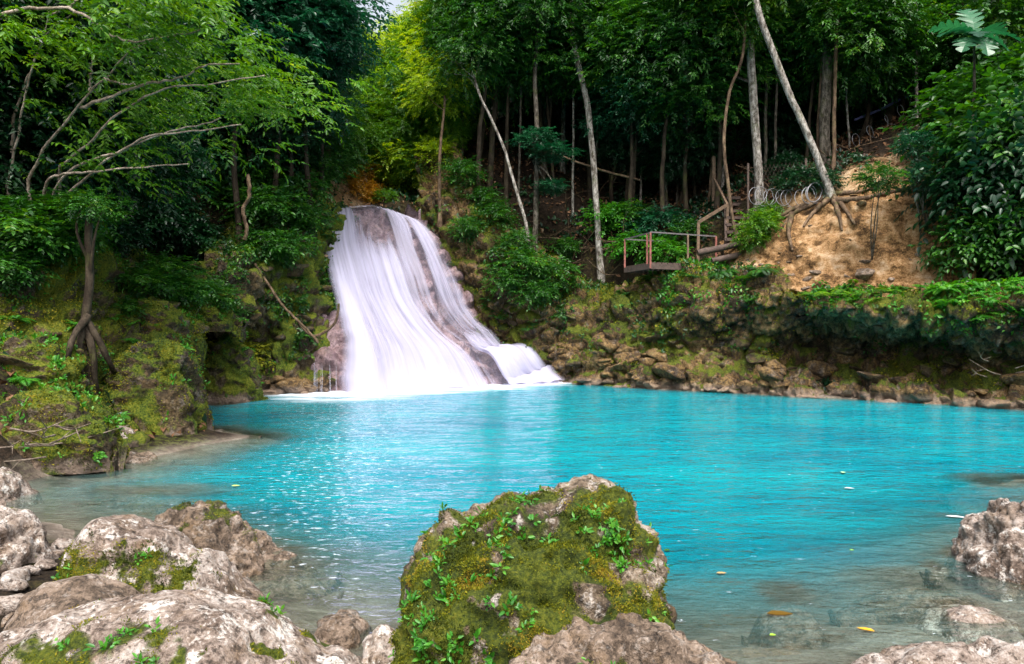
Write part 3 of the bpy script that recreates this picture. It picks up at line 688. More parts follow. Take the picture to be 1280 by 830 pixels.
main, MV, MN, MM, Mb = loaf('boulder', [(420, 860), (450, 815), (486, 762), (512, 705), (528, 660), (548, 642), (600, 627), (650, 613), (690, 603), (718, 594), (745, 592), (772, 600), (795, 618), (810, 645), (824, 690), (838, 735), (846, 780), (862, 850)],
     5.35, 1.0, .75, 'big mossy boulder with a pale crest and small green plants, standing in the shallows', mat='boulder_rock', ef=.62, ez=.8, nx=260, nt_=190, amp=.085, seed=1001, cells=1.9, taper=4.5,
     mossf=lambda V, nn, S, T: (.84 + .36 * fbm(V * 4, 5, 88)) * sstep(2.0, 1.4, T + .6 * fbm(V * 2.6, 4, 92)) * (1 - .6 * sstep(.74, .92, S + .3 * fbm(V * 2.6, 3, 93))) * (1 - .45 * sstep(.3, .5, fbm(V * 4.2, 4, 94))) - .08, pits=.7)
moss_tufts(main, MV, MN, np.where((MM > .25) & (MV[:, 2] > -.1), MM * sstep(-.3, .25, fbm(MV * 5, 4, 87)), 0), Mb, 46000, .014, 5)
herbs(main, MV, MN, np.where((MM > .25) & (MV[:, 2] > .1) & (MN[:, 2] > .05), sstep(-.1, .35, fbm(MV * 3, 3, 95)), 0), Mb, 210, 6, .036, .05)
herbs(main, MV, MN, np.where((MV[:, 2] > -.2) & (MV[:, 2] < .35) & (MV[:, 0] < -.1) & (MV[:, 0] > -.55) & (MM > .2), 1., 0), Mb, 60, 7, .042, .05)
b2 = loaf('boulder', [(612, 850), (630, 815), (652, 790), (700, 772), (745, 766), (795, 766), (835, 778), (880, 802), (940, 836), (975, 856)], 4.35, .55, .5, 'low pale boulder with dark ridges, in front of the big mossy boulder',
     mat='tan_rock', base_z=-.3, amp=.065, seed=1010, cells=3., mossf=front_moss(.1, .9, .9, 0, .5, -.05), nx=190)
moss_tufts(b2[0], b2[1], b2[2], np.where(b2[3] > .3, b2[3], 0), b2[4], 4000, .013, 15)
herbs(b2[0], b2[1], b2[2], np.where((b2[3] > .3), 1., 0), b2[4], 14, 16, .03)
b3 = loaf('boulder', [(-60, 812), (-10, 790), (40, 776), (85, 757), (140, 745), (200, 737), (262, 735), (320, 747), (370, 772), (420, 800), (455, 822), (490, 850)], 4.45, .8, .42, 'long pale boulder with a smooth crest and a mossy hollow front',
     base_z=-.2, ez=.75, ef=.7, amp=.034, pits=.2, seed=1020, cells=1.6, mossf=lambda V, nn, S, T: 1.1 * sstep(1.72, 1.1, T + .6 * fbm(V * 2.2, 4, 96) + .5 * fbm(V * 7, 4, 89) + .3 * sstep(.45, .75, S)) * (.52 + .5 * fbm(V * 6, 4, 85)) + .7 * sstep(.55, .7, S) * sstep(.22, .45, fbm(V * 4, 3, 97)) - .08, nx=230, nt_=130)
moss_tufts(b3[0], b3[1], b3[2], np.where((b3[1][:, 2] > -.1), sstep(.15, .55, b3[3]) * sstep(-.2, .25, fbm(b3[1] * 5, 4, 86)), 0), b3[4], 16000, .014, 25)
herbs(b3[0], b3[1], b3[2], np.where((b3[3] > .4) & (b3[1][:, 2] > .1), sstep(0, .3, fbm(b3[1] * 2.5, 3, 98)), 0), b3[4], 120, 26, .034, .05)
b4 = loaf('boulder', [(72, 745), (86, 700), (102, 664), (126, 645), (165, 642), (205, 652), (250, 676), (290, 702), (322, 728), (345, 765)], 5.75, .5, .42, 'rounded pale boulder with a thick moss patch on its flank',
     base_z=-.2, ez=.7, ef=.6, amp=.034, pits=.25, seed=1030, cells=1.7, mossf=front_moss(-.2, 1.25, 1.1, 0, .78, -.1), nx=190)
moss_tufts(b4[0], b4[1], b4[2], sstep(.12, .5, b4[3]), b4[4], 12000, .015, 35)
herbs(b4[0], b4[1], b4[2], np.where(b4[3] > .5, sstep(0, .3, fbm(b4[1] * 3, 3, 99)), 0), b4[4], 70, 36, .032)
b5 = loaf('boulder', [(180, 700), (192, 655), (205, 636), (250, 624), (285, 630), (310, 645), (335, 664), (365, 690), (420, 720)], 6.9, .5, .6, 'pitted tan boulder with a pale foot running into the water',
     mat='tan_rock', base_z=-.3, amp=.075, seed=1040, cells=3.2, mossf=lambda V, nn, S, T: .55 * sstep(.0, .35, fbm(V * 3, 4, 100)) * sstep(.75, .5, S) - .05, pits=.9)
moss_tufts(b5[0], b5[1], b5[2], np.where((b5[3] > .25), b5[3], 0), b5[4], 3000, .014, 45)
loaf('boulder', [(12, 770), (28, 742), (60, 726), (105, 718), (145, 724), (185, 742), (240, 775)], 5.05, .5, .45, 'smooth tan slab of rock wedged between pale boulders', base_z=-.2, amp=.025, seed=1050, cells=2.5, mat='tan_rock',
     mossf=lambda V, nn, S, T: np.full(len(V), -.4), pits=.1, nx=110, nt_=80)
b7 = loaf('boulder', [(-90, 700), (-60, 640), (-20, 628), (15, 634), (42, 655), (62, 682), (85, 730)], 6.3, .5, .5, 'grey pitted boulder with streaks of moss at the edge of the shallows', base_z=-.2, amp=.075, seed=1060, cells=3, mossf=lambda V, nn, S, T: .6 * sstep(.05, .35, fbm(V * 2.5, 4, 101)) - .1, pits=.8, nx=120, nt_=90)
loaf('boulder', [(-60, 630), (-30, 590), (0, 584), (22, 596), (38, 615), (52, 645)], 9.3, .5, .5, 'round tan boulder where the mossy bank meets the shallows', base_z=-.15, amp=.06, seed=1070, cells=2.5, mossf=lambda V, nn, S, T: .5 * sstep(.1, .4, fbm(V * 2, 4, 102)) - .1, nx=90, nt_=70)
loaf('boulder', [(1166, 720), (1188, 688), (1206, 678), (1226, 650), (1246, 632), (1275, 626), (1310, 640), (1350, 690), (1380, 730)], 6.7, .45, .6, 'knobbly white and rust boulder standing alone in the shallows', base_z=-.2, amp=.085, seed=1080, cells=3.2, mossf=lambda V, nn, S, T: np.full(len(V), -.3), pits=.9)
loaf('boulder', [(1030, 852), (1080, 824), (1130, 804), (1180, 797), (1230, 801), (1270, 796), (1330, 805), (1400, 850)], 4.6, .5, .45, 'flat pale rock with orange stains rising out of the clear shallows', base_z=-.3, amp=.045, seed=1090, cells=3, mossf=lambda V, nn, S, T: np.full(len(V), -.2), pits=.6)
loaf('rock', [(385, 800), (398, 775), (420, 762), (445, 764), (462, 782), (470, 805)], 5.3, .25, .3, 'brown angular rock lying beside the big mossy boulder', mat='tan_rock', base_z=-.1, amp=.05, seed=1100, cells=4, nx=80, nt_=60, cat='rock')
loaf('rock', [(440, 822), (455, 790), (475, 778), (500, 782), (515, 810)], 5.0, .25, .3, 'pinkish grey rock between the pale boulder and the mossy boulder', base_z=-.1, amp=.05, seed=1110, cells=4, nx=80, nt_=60, cat='rock')
loaf('rock', [(1140, 800), (1160, 768), (1190, 755), (1230, 758), (1270, 775), (1310, 800)], 5.7, .35, .35, 'tan slab lying under the clear water beside the flat pale rock', base_z=-.3, amp=.035, seed=1120, cells=3, nx=80, nt_=60, cat='rock').__class__
bpy.context.view_layer.update()
# slabs lying below or just at the surface
def slab(pts, Y, zt, df, db, label, seed, mat='tan_rock', amp=.03, name='rock'):
    """outline given as x pixels at distance Y; zt crest height"""
    n_ = len(pts); out = [(px, HOR - (z - H) / Y * FPX) for px, z in zip(pts, zt)]
    return loaf(name, out, Y, df, db, label, mat=mat, base_z=min(zt) - .2, amp=amp, seed=seed, cells=2.5, nx=90, nt_=60, cat='rock', mossf=lambda V, nn, S, T: np.full(len(V), -.5))
slab([300, 330, 365, 400, 428], 6.7, [-.1, .03, .02, -.05, -.2], .5, .5, 'pale rock foot just under the water at the pitted boulder', 1130)
slab([1180, 1215, 1250, 1300, 1340], 10.4, [-.2, -.06, -.02, .015, -.2], .5, .6, 'dark wet rock barely breaking the turquoise surface', 1140, 'brown_rock')
slab([930, 955, 985, 1015, 1040], 6.1, [-.35, -.13, -.10, -.14, -.35], .35, .35, 'whitish stone glowing under the shallow water', 1150)
slab([150, 190, 240, 290, 325], 14.3, [-.02, .10, .16, .10, -.02], .7, 1.2, 'flat pale limestone shelf at the foot of the mossy bank', 1160, amp=.05)
slab([60, 110, 150, 190, 215], 12.0, [-.02, .08, .14, .10, -.05], .4, .5, 'low wet pinkish ledge along the foot of the mossy bank', 1170, amp=.05)
slab([850, 900, 950, 1010, 1060], 5.4, [-.30, -.16, -.12, -.16, -.3], .4, .4, 'brown stone lying under the shallow water', 1180, 'brown_rock')
slab([1040, 1090, 1150, 1200, 1260], 6.4, [-.25, -.09, -.05, -.08, -.25], .35, .4, 'long tan slab under the clear water beside the knobbly boulder', 1190)
slab([60, 120, 180, 240, 300], 9.8, [-.25, -.06, -.03, -.07, -.25], .4, .5, 'tan ledge lying just under the water near the mossy bank', 1200)

MOSSY = []
def mossy(outline, Y, low, df, db, label, seed, tufts=5000):
    r_ = loaf('boulder', outline, Y, df, db, label, mat='moss_rock', base_z=P(0, low, Y)[2] - .3, amp=.10, seed=seed, cells=1.8, nx=130, nt_=95, pits=.5, ef=.6, ez=.7, mossf=lambda V, nn, S, T: .28 * sstep(-.3, .3, fbm(V * 1.5, 4, seed)) + .1 * sstep(0, .7, nn[:, 2]))
    moss_tufts(r_[0], r_[1], r_[2], np.where(r_[1][:, 2] > .05, sstep(-.2, .3, fbm(r_[1] * 2.5, 4, seed + 1)), 0), r_[4], tufts, .03, seed)
    herbs(r_[0], r_[1], r_[2], np.where((r_[1][:, 2] > .1) & (r_[2][:, 2] > 0), sstep(0, .35, fbm(r_[1] * 1.5, 3, seed + 2)), 0), r_[4], 60, seed, .07, .09)
mossy([(128, 552), (138, 480), (152, 436), (198, 421), (238, 432), (252, 478), (243, 505), (262, 550)], 14.2, 548, .7, .8, 'mossy block of rock jutting over the pale limestone shelf', 1301, 7000)
mossy([(-50, 575), (-20, 512), (40, 486), (95, 490), (140, 520), (152, 568)], 11.2, 560, .5, .6, 'broad golden mossed boulder above the driftwood sticks', 1302, 6000)
mossy([(-40, 480), (0, 424), (45, 414), (85, 436), (98, 485)], 12.5, 470, .5, .6, 'rounded mossy boulder beside the tree on stilt roots', 1303)
mossy([(140, 432), (150, 392), (185, 372), (228, 384), (252, 428)], 15.9, 425, .6, .7, 'mossy boulder tucked behind the mossy block', 1304)
mossy([(238, 500), (252, 440), (284, 416), (316, 432), (330, 500)], 20.9, 515, .6, .7, 'low mossy boulder in front of the dark hollow', 1305, 3000)
mossy([(222, 402), (238, 382), (268, 374), (292, 386), (304, 402)], 20.2, 400, .7, .8, 'overhanging mossy rock above the dark hollow', 1306, 3000)
def small_rock(px, py, size, label, mat='pale_rock', sq=.7, group=None, cat='rock'):
    g = G(px, py); o = obj('rock', STONES[mat][R0.integers(7)], None); r = R0
    o.location = (g[0], g[1], max(float(terr(g[0], g[1])[0]), -.1) + size * .2); o.rotation_euler = (r.uniform(-.3, .3), r.uniform(-.3, .3), r.uniform(0, 6)); o.scale = (size, size * .8, size * sq)
    tag(o, label, cat, group); return o
for px, py, s in ((100, 575, .22), (85, 582, .30), (66, 578, .2), (52, 590, .22), (126, 572, .2), (150, 563, .34), (168, 548, .32), (140, 582, .12), (115, 590, .12), (175, 575, .16)):
    small_rock(px, py, s, 'tan stone in the row along the foot of the mossy bank', sq=.5, group='stones along the mossy bank')
for px, py, s in ((20, 760, .16), (8, 735, .2), (40, 748, .1), (68, 715, .12), (85, 705, .16), (30, 715, .12), (5, 800, .2), (55, 735, .13), (92, 725, .1), (10, 770, .15), (78, 700, .14)):
    small_rock(px, py, s, 'small pale stone filling the gap between the large boulders', group='stones between the boulders')
for px, py, s in ((1275, 775, .1), (1262, 790, .06), (500, 815, .1), (478, 822, .13)):
    small_rock(px, py, s, 'small brown stone at the edge of the shallows', 'brown_rock', group='stones at the shallows')

# ------------------------------------------------------------------ water
wx = np.arange(-13, 17.01, .13); wy = np.arange(3.2, 28.51, .13)
WX, WY = np.meshgrid(wx, wy, indexing='ij'); ux, uy = WX.ravel(), WY.ravel()
bedz = terr(ux, uy, True); wd = shore_dist(ux, uy)
q = np.stack([ux, uy, np.zeros(len(ux))], 1)
depth = np.maximum(-bedz, 0) + np.where(wd > 0, 0, 0)
RB = BVHTree.FromPolygons(np.vstack([a for a, _ in ROCKS]).tolist(), np.vstack([f + k for (_, f), k in zip(ROCKS, np.cumsum([0] + [len(a) for a, _ in ROCKS[:-1]]))]).tolist())
rockz = bedz.copy()
for k in np.nonzero((wd < .3) & ((uy < 12) | (ux < -4)))[0]:
    h = RB.ray_cast(Vector((ux[k], uy[k], 3.)), Vector((0, 0, -1)), 4.5)
    if h[0] is not None: rockz[k] = max(rockz[k], h[0].z)
depth = np.maximum(-rockz, 0)
opac = 1 - np.exp(-depth * (1.25 + 1.5 * sstep(5.5, 11., uy + .5 * fbm(q * .7, 3, 44))))
fa, fb = np.array([-5.25, 22.7]), np.array([1.75, 26.6]); ab = fb - fa
tt = np.clip(((q[:, :2] - fa) @ ab) / (ab @ ab), 0, 1); dline = np.linalg.norm(q[:, :2] - fa - tt[:, None] * ab, axis=1)
foam = sstep(2.9 - 1.8 * tt, .6 - .3 * tt, dline + 1.2 * fbm(q * [.5, 1.6, 1], 5, 41) * (1 - .5 * tt))
cx_ = -5.0 + (uy - 22) * -.22; fleck = np.exp(-((ux - np.interp(uy, [5, 10, 22], [-1.6, -2.4, -4.2])) / np.interp(uy, [5, 22], [.9, 2.2])) ** 2) * sstep(-.2, -1.2, wd)  # mask along the sky reflection column, where glints are painted in
wz = .012 * fbm(q * [1.1, 2.4, 1], 3, 42) * sstep(.3, -1, wd) + .05 * foam * (.5 + fbm(q * 2.5, 3, 43))
keep = wd < .7
F = grid_faces(len(wx), len(wy)); F = F[keep[F].all(1)]
used = np.unique(F); remap = np.zeros(len(ux), int); remap[used] = np.arange(len(used))
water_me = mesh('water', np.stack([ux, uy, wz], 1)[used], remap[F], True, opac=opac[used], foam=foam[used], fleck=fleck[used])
m, t_ = newmat('turquoise_water'); n = N(t_)
pos = n("NewGeometry").outputs['Position']
mp = n("Mapping", {"Vector": pos, "Scale": (.75, 1.5, 1)}).outputs[0]
w1 = n.noise(mp, 1.6, 3, .55); w2 = n.noise(mp, 5.5, 3, .6); w3 = n.noise(mp, 17, 2, .6)
hg = n.math('ADD', n.math('MULTIPLY', w1, .9), n.math('ADD', n.math('MULTIPLY', w2, .45), n.math('MULTIPLY', w3, .07)))
bp = n("Bump", {"Strength": 1., "Distance": .085, "Height": hg})
c = n.ramp(n.noise(mp, .35, 4, .6), [(.35, (.0, .20, .275)), (.65, (.002, .295, .345))]).outputs[0]
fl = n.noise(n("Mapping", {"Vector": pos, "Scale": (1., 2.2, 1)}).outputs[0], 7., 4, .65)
fl = n.ramp(n.math('ADD', fl, n.math('MULTIPLY', n("Attribute", attribute_name="fleck").outputs['Fac'], .09)), [(.66, (0, 0, 0)), (.72, (1, 1, 1))]).outputs[0]  # pale flecks: bits of foam plus sky glints painted into the water colour
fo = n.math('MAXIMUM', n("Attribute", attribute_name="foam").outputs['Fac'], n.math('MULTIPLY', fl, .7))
opa = n("Attribute", attribute_name="opac").outputs['Fac']
c = n.mix(n.ramp(opa, [(.15, (0, 0, 0)), (.62, (1, 1, 1))]).outputs[0], (.13, .24, .22), c)      # silty near the shore, turquoise where deep
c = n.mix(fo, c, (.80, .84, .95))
dif = n("BsdfDiffuse", {"Color": c, "Normal": bp})
tra = n("BsdfTransparent", {"Color": (.88, .95, .92, 1)})
op = n.math('MAXIMUM', n("Attribute", attribute_name="opac").outputs['Fac'], fo)
body = n("MixShader", {0: op, 1: tra, 2: dif})
gl = n("BsdfGlossy", {"Roughness": .06, "Normal": bp, "Color": (.9, .95, 1, 1)})
fr = n("Fresnel", {"IOR": 1.33, "Normal": bp})
ff = n.math('MULTIPLY', fr.outputs[0], n.math('SUBTRACT', 1., n.math('MULTIPLY', fo, .9)))
n("OutputMaterial", {0: n("MixShader", {0: ff, 1: body, 2: gl})})
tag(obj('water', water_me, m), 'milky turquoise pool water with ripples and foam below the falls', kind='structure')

# ------------------------------------------------------------------ foliage builders
def twig_leaves(c, d, tl, k, L, W, r, droop=.25, spread=.9, hi=False, up=1.):
    """c,d: (n,3) twig base and direction; k alternate leaves on each"""
    n = len(c); t = np.tile(np.linspace(.12, 1, k), n) + r.normal(size=n * k) * .03
    C = np.repeat(c, k, 0); D = unit(np.repeat(d, k, 0)); TL = np.repeat(np.broadcast_to(tl, (n,)), k)
    sg = np.tile(np.where(np.arange(k) % 2 == 0, 1., -1.), n); sg[k - 1::k] = 0
    sd_ = unit(np.cross(D, np.array([0, 0, 1.])) + 1e-6)
    nr = unit(np.cross(sd_, D)); nr = unit(nr * up + r.normal(size=nr.shape) * .33)
    b = C + D * (TL * t)[:, None]; b[:, 2] -= droop * TL * t * t
    ax = unit(D * .62 + sd_ * (sg * spread)[:, None] + r.normal(size=D.shape) * .16 + np.array([0, 0, -droop]))
    ll = L * r.uniform(.65, 1.25, n * k)
    return leaf_arrays(b, ax, nr, ll, W / L * ll, droop=.16, hi=hi)
def crown_arrays(seed, rx, ry, rz, nclump, tw, k, L, W, droop=.3, hi=False, tl=None, clump=.3, flat=.6, lo=.35):
    r = np.random.default_rng(seed)
    d = unit(r.normal(size=(nclump, 3)) + [0, 0, .25]); rr = r.uniform(lo, 1, nclump) ** .6
    rr = rr * (1 + .25 * fbm(d * 1.7, 2, seed))
    cc = d * rr[:, None]
    ci = np.repeat(np.arange(nclump), tw); n = len(ci)
    off = r.normal(size=(n, 3)) * clump * [1, 1, flat] * np.repeat(r.uniform(.6, 1.2, nclump), tw)[:, None]
    c = (cc[ci] + off) * [rx, ry, rz]
    dr = unit(unit(cc[ci] + off * .8) * [1, 1, .45] + r.normal(size=(n, 3)) * .5 + [0, 0, -.1])
    V, F, kk = twig_leaves(c, dr, tl or L * 2.6, k, L, W, r, droop, hi=hi)
    rn = np.clip(np.repeat(r.random(nclump), tw)[:, None] * .45 + r.random((n, 1)) * .2 + r.random((n, k)) * .38, 0, 1).ravel()
    return V, F, np.repeat(rn, kk), cc * [rx, ry, rz]
CROWN = {}
def crown_var(key, nvar, *a, **kw):
    CROWN[key] = []
    for i in range(nvar):
        V, F, rn, cc = crown_arrays(hash(key) % 1 + sum(map(ord, key)) + i * 13, *a, **kw)
        CROWN[key].append((mesh('crown', V, F, True, rnd=rn), cc))
crown_var('canopy', 5, 1, 1, .85, 70, 30, 9, .088, .038, .3)            # unit crowns, scaled by 2 to 3 m
crown_var('fine', 3, 1, 1, 1, 60, 24, 9, .075, .032, .3)
crown_var('broad', 3, 1, 1, 1.1, 44, 9, 6, .19, .10, .3, hi=True)
crown_var('shrub', 4, 1, 1, .8, 26, 12, 7, .20, .09, .25, hi=True, lo=.2)
_mcache = {}
def crown_obj(key, i, mat, parent, loc, scale, rz=0., name='crown'):
    me, cc = CROWN[key][i % len(CROWN[key])]
    kk = (key, i % len(CROWN[key]), mat)
    if kk not in _mcache:
        m2 = me.copy(); m2.materials.clear(); m2.materials.append(M[mat]); _mcache[kk] = m2
    o = bpy.data.objects.new(name, _mcache[kk]); COL.objects.link(o); o.parent = parent
    o.location = loc; o.scale = scale; o.rotation_euler = (0, 0, rz); return o, cc
def tree(name, label, path, r0, r1, bark, crown=None, group=None, limbs=4, cat='tree', wob=.08):
    """path: trunk points from the root up (world). crown: list of (centre, scale xyz, key, material)"""
    path = np.asarray(path, float); z0 = drop(path[0][0], path[0][1], path[0][2] + .8); path[0][2] = min(path[0][2], z0 + .05) if path[0][2] - z0 < 1.5 else path[0][2]
    base = path[0].copy(); root = thing(name, label, cat, tuple(base), group); path = np.vstack([base - (unit(path[1] - base) * [.3, .3, 1]) * .7, path])
    p = smooth_path(path, 26); p[:, :2] += .03 * np.stack([fbm(p * .9, 2, int(base[0] * 7) % 50), fbm(p * .9 + 9, 2, 4)], 1)
    rr = np.linspace(r0, r1, 26); rr[:4] *= [1.5, 1.4, 1.2, 1.07]
    bag = Bag(); bag.tube(p, rr, 9, wob=wob)
    for c in crown or ():
        ctr, sc, key, mt = c; sc = np.broadcast_to(sc, (3,))
        i = R0.integers(50); rz = R0.uniform(0, 6.28)
        o, cc = crown_obj(key, int(i), mt, root, tuple(np.asarray(ctr) - base), tuple(sc), rz)
        ca, sa = math.cos(rz), math.sin(rz)
        for k in R0.choice(len(cc), limbs, replace=False):
            q_ = cc[k] * sc; tip = np.asarray(ctr) + [ca * q_[0] - sa * q_[1], sa * q_[0] + ca * q_[1], q_[2]]
            j = int(np.argmin(np.linalg.norm(p - (tip - [0, 0, 1.2]), axis=1))); j = min(max(j, 8), 24)
            st = p[j]; mid = (st + tip) / 2 + R0.normal(size=3) * .18 + [0, 0, .15]
            bag.tube(smooth_path([st, mid, tip], 8), np.linspace(min(rr[j] * .5, .06), .012, 8), 5, False)
    bag.build('trunk', M[bark], root, base); return root
def up_to(px, py, Y, lean=.0, dY=0., z_extra=0.):
    """straight-ish trunk from the ground under a crown centre up to it"""
    c = P(px, py, Y); x, y = c[0] + lean, c[1] + dY; z = drop(x, y)
    return [np.array([x, y, z - .1]), np.array([x * .6 + c[0] * .4 + R0.uniform(-.2, .2), y * .6 + c[1] * .4, z + (c[2] - z) * .45]), c + [0, 0, .1]]

MARKS = [(20, 'over the edge of the mossy bank'), (112, 'behind the tree on stilt roots'), (215, 'above the mossy block'), (310, 'above the hanging brown vine'), (385, 'over the orange earth slope'), (440, 'above the crest of the waterfall'), (500, 'straight behind the falls'), (550, 'behind the stacked rocks at the falls'),
         (612, 'beside the dark twisted trunk'), (668, 'around the straight thin grey tree'), (735, 'beside the bent white barked tree'), (790, 'behind the platform posts'), (845, 'behind the platform rail'), (890, 'above the wooden handrail'), (940, 'beside the tall mottled tree'), (985, 'between the mottled trees'), (1033, 'around the thick grey trunk'), (1100, 'above the bare earth'), (1165, 'behind the lobed leaves'), (1260, 'over the broad leaved bushes')]
# ------------------------------------------------------------------ traced trunks
def trunk(pts, Y, wpx, label, bark='bark_grey', top=None, crown=None, limbs=3, name='tree', group=None, wtop=.6):
    hit = surf(*pts[0][:2]); Y2 = Y
    if hit is not None and abs(hit[1] - Y) < 6: Y2 = hit[1]
    k = Y2 / Y; Y0, Y = Y, Y2
    path = [P(px, py, Y) for px, py in pts]
    if top: path.append(P(top[0], top[1], top[2] * k))
    crown = [(P(640 + c[0][0] / c[0][1] * FPX, HOR - (c[0][2] - H) / c[0][1] * FPX, c[0][1] * k), tuple(np.array(c[1]) * k), *c[2:]) for c in crown or ()]
    r0 = wpx * .8 / 2 / FPX * Y
    return tree(name, label, path, r0, r0 * wtop, bark, crown, group, limbs)
def cr(px, py, Y, s, key='canopy', mat='leaf_mid', sz=None):
    return (P(px, py, Y), (s, s, sz or s), key, mat)
trunk([(752, 352), (748, 300), (744, 240), (739, 170), (731, 115), (720, 70), (715, 30), (716, -10)], 27.3, 10, 'slender white barked tree with a bend, beside the railed platform', 'bark_pale', (722, -120, 28), [cr(720, -150, 28.5, 2.4)], wtop=.9)
trunk([(668, 312), (670, 240), (671, 170), (669, 100), (672, 40)], 27.6, 9, 'straight thin grey tree with tufts of leaves above the waterfall', 'bark_grey', (668, -60, 28), [cr(665, 20, 28.5, 2.0, mat='leaf_mid'), cr(668, 172, 27.4, .55, 'shrub', 'leaf_blue', .35), cr(690, 190, 27.2, .62, 'shrub', 'leaf_blue', .3), cr(690, 232, 27.2, .45, 'shrub', 'leaf_blue', .25)])
trunk([(661, 306), (655, 270), (643, 232), (630, 185), (612, 145), (600, 120)], 27.2, 6, 'thin pale leaning stem above the waterfall', 'bark_pale', (590, 90, 27.5), [cr(590, 70, 27.8, 1.3, 'fine', 'leaf_mid')])
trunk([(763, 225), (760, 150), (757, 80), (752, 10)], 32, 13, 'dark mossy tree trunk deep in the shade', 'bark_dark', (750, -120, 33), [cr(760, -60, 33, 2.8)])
trunk([(774, 225), (766, 160), (760, 100), (765, 40)], 31, 8, 'pale flecked thin tree deep in the shade', 'bark_grey', (768, -60, 32), [cr(790, 20, 31, 2.2, mat='leaf_mid')])
trunk([(703, 215), (704, 150), (706, 90), (704, 20)], 32, 8, 'white flecked thin tree deep in the shade', 'bark_pale', (704, -60, 33), [cr(700, 10, 33, 2.4)])
trunk([(680, 205), (681, 150), (684, 100)], 33, 8, 'dim grey thin tree deep in the shade', 'bark_grey', (684, 20, 33), [cr(640, 60, 33, 2.2)])
trunk([(950, 262), (947, 200), (943, 140), (939, 80), (934, 20), (934, -20)], 26.5, 14, 'tall mottled white barked tree by the coiled wire', 'bark_pale', (936, -160, 27), [cr(930, -120, 27.5, 2.6), cr(900, 60, 28, 1.7, mat='leaf_mid')], wtop=.85)
trunk([(1040, 246), (1026, 208), (1008, 165), (988, 120), (970, 75), (955, 35), (945, 0)], 25.2, 12, 'leaning mottled tree rooted at the top of the bare earth', 'bark_pale', (925, -80, 26), [cr(930, -60, 27, 2.2, mat='leaf_bright')], wtop=.75)
trunk([(1032, 205), (1031, 150), (1034, 90), (1034, 30)], 29, 17, 'thick grey tree trunk wrapped in climbing stems', 'bark_grey', (1036, -100, 30), [cr(1040, -100, 30, 2.8), cr(1060, 60, 30, 2.0, mat='leaf_mid')], wtop=.8)
trunk([(1042, 215), (1043, 150), (1044, 90), (1046, 30)], 28.6, 7, 'thin brown stem growing close beside the thick grey trunk', 'bark_brown', (1048, -30, 29), [cr(1080, 30, 29, 1.8)])
trunk([(1022, 205), (1023, 150), (1027, 90)], 29.2, 6, 'thin tan stem leaning against the thick grey trunk', 'bark_brown', (1030, 20, 29.6), [cr(1010, 30, 31, 1.7)])
trunk([(957, 222), (957, 150), (958, 90), (956, 30)], 30, 6, 'thin straight grey tree behind the coiled wire', 'bark_grey', (956, -60, 30), [cr(960, -10, 30.5, 2.0)])
trunk([(992, 100), (993, 60), (994, 20)], 33, 4, 'very thin pale stem among dark leaves high on the slope', 'bark_grey', (994, -40, 33), [cr(1000, -20, 33, 2.)])
trunk([(921, 302), (914, 262), (908, 215), (905, 165), (912, 115), (925, 82), (930, 60)], 24.6, 6, 'thin crooked brown tree beside the wooden steps', 'bark_brown', (932, 20, 24.8), [cr(915, 20, 25.5, 1.2, 'fine', 'leaf_bright')], wtop=.7)
trunk([(833, 262), (831, 215), (827, 165), (826, 130)], 29, 6, 'thin greenish tree, taller of a pair behind the platform', 'bark_grey', (828, 60, 29), [cr(830, 100, 28.6, 1.7, mat='leaf_mid')])
trunk([(829, 262), (826, 215), (822, 180), (822, 150)], 29.2, 4, 'thin greenish tree, thinner of a pair behind the platform', 'bark_grey', (818, 100, 29), [cr(810, 120, 29.5, 1.3, mat='leaf_blue')])
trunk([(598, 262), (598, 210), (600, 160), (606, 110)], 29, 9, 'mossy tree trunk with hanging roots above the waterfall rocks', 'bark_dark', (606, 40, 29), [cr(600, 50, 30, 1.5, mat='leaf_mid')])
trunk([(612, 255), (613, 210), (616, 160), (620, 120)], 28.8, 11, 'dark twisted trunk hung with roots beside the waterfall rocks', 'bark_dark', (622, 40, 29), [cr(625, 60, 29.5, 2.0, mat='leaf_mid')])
trunk([(550, 262), (549, 225), (551, 180)], 28.6, 6, 'thin brown stem in front of the stacked rocks at the falls', 'bark_brown', (556, 120, 29), [cr(556, 110, 30, 1.3, 'fine', 'leaf_yellow')])
trunk([(886, 252), (888, 225), (888, 195)], 27.5, 5, 'short bare stump pole near the wooden handrail', 'post' if False else 'bark_brown', None, None, name='stump_pole')
trunk([(1166, 130), (1168, 80), (1169, 20)], 29, 5, 'thin pale stem behind the big lobed leaves', 'bark_grey', (1170, -40, 29), [cr(1150, -40, 30, 2.2)])
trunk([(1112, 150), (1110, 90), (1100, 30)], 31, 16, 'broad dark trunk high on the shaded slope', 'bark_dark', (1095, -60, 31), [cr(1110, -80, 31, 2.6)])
for k, px in enumerate((648, 693, 716, 742, 782, 801, 846, 868, 903, 968, 1008, 1062, 1088, 1128, 1146, 1186, 1205)):
    by = np.interp(px, [640, 760, 900, 1000, 1100, 1210], [255, 262, 240, 205, 165, 120]) + R0.uniform(-14, 10); ln = R0.uniform(-14, 14)
    trunk([(px, by), (px + ln * .4, by - 70), (px + ln, by - 150)], 31, R0.uniform(3.5, 6), 'slender %s stem %s' % (('grey', 'mossy', 'pale')[k % 3], min(MARKS, key=lambda t_: abs(t_[0] - px))[1]), ('bark_grey', 'bark_dark', 'bark_pale')[k % 3], (px + ln * 1.3, -60, 32), [cr(px + ln, -70 + R0.uniform(-30, 30), 33, 1.6, 'fine', 'leaf_mid')], group='slender stems in the shade')
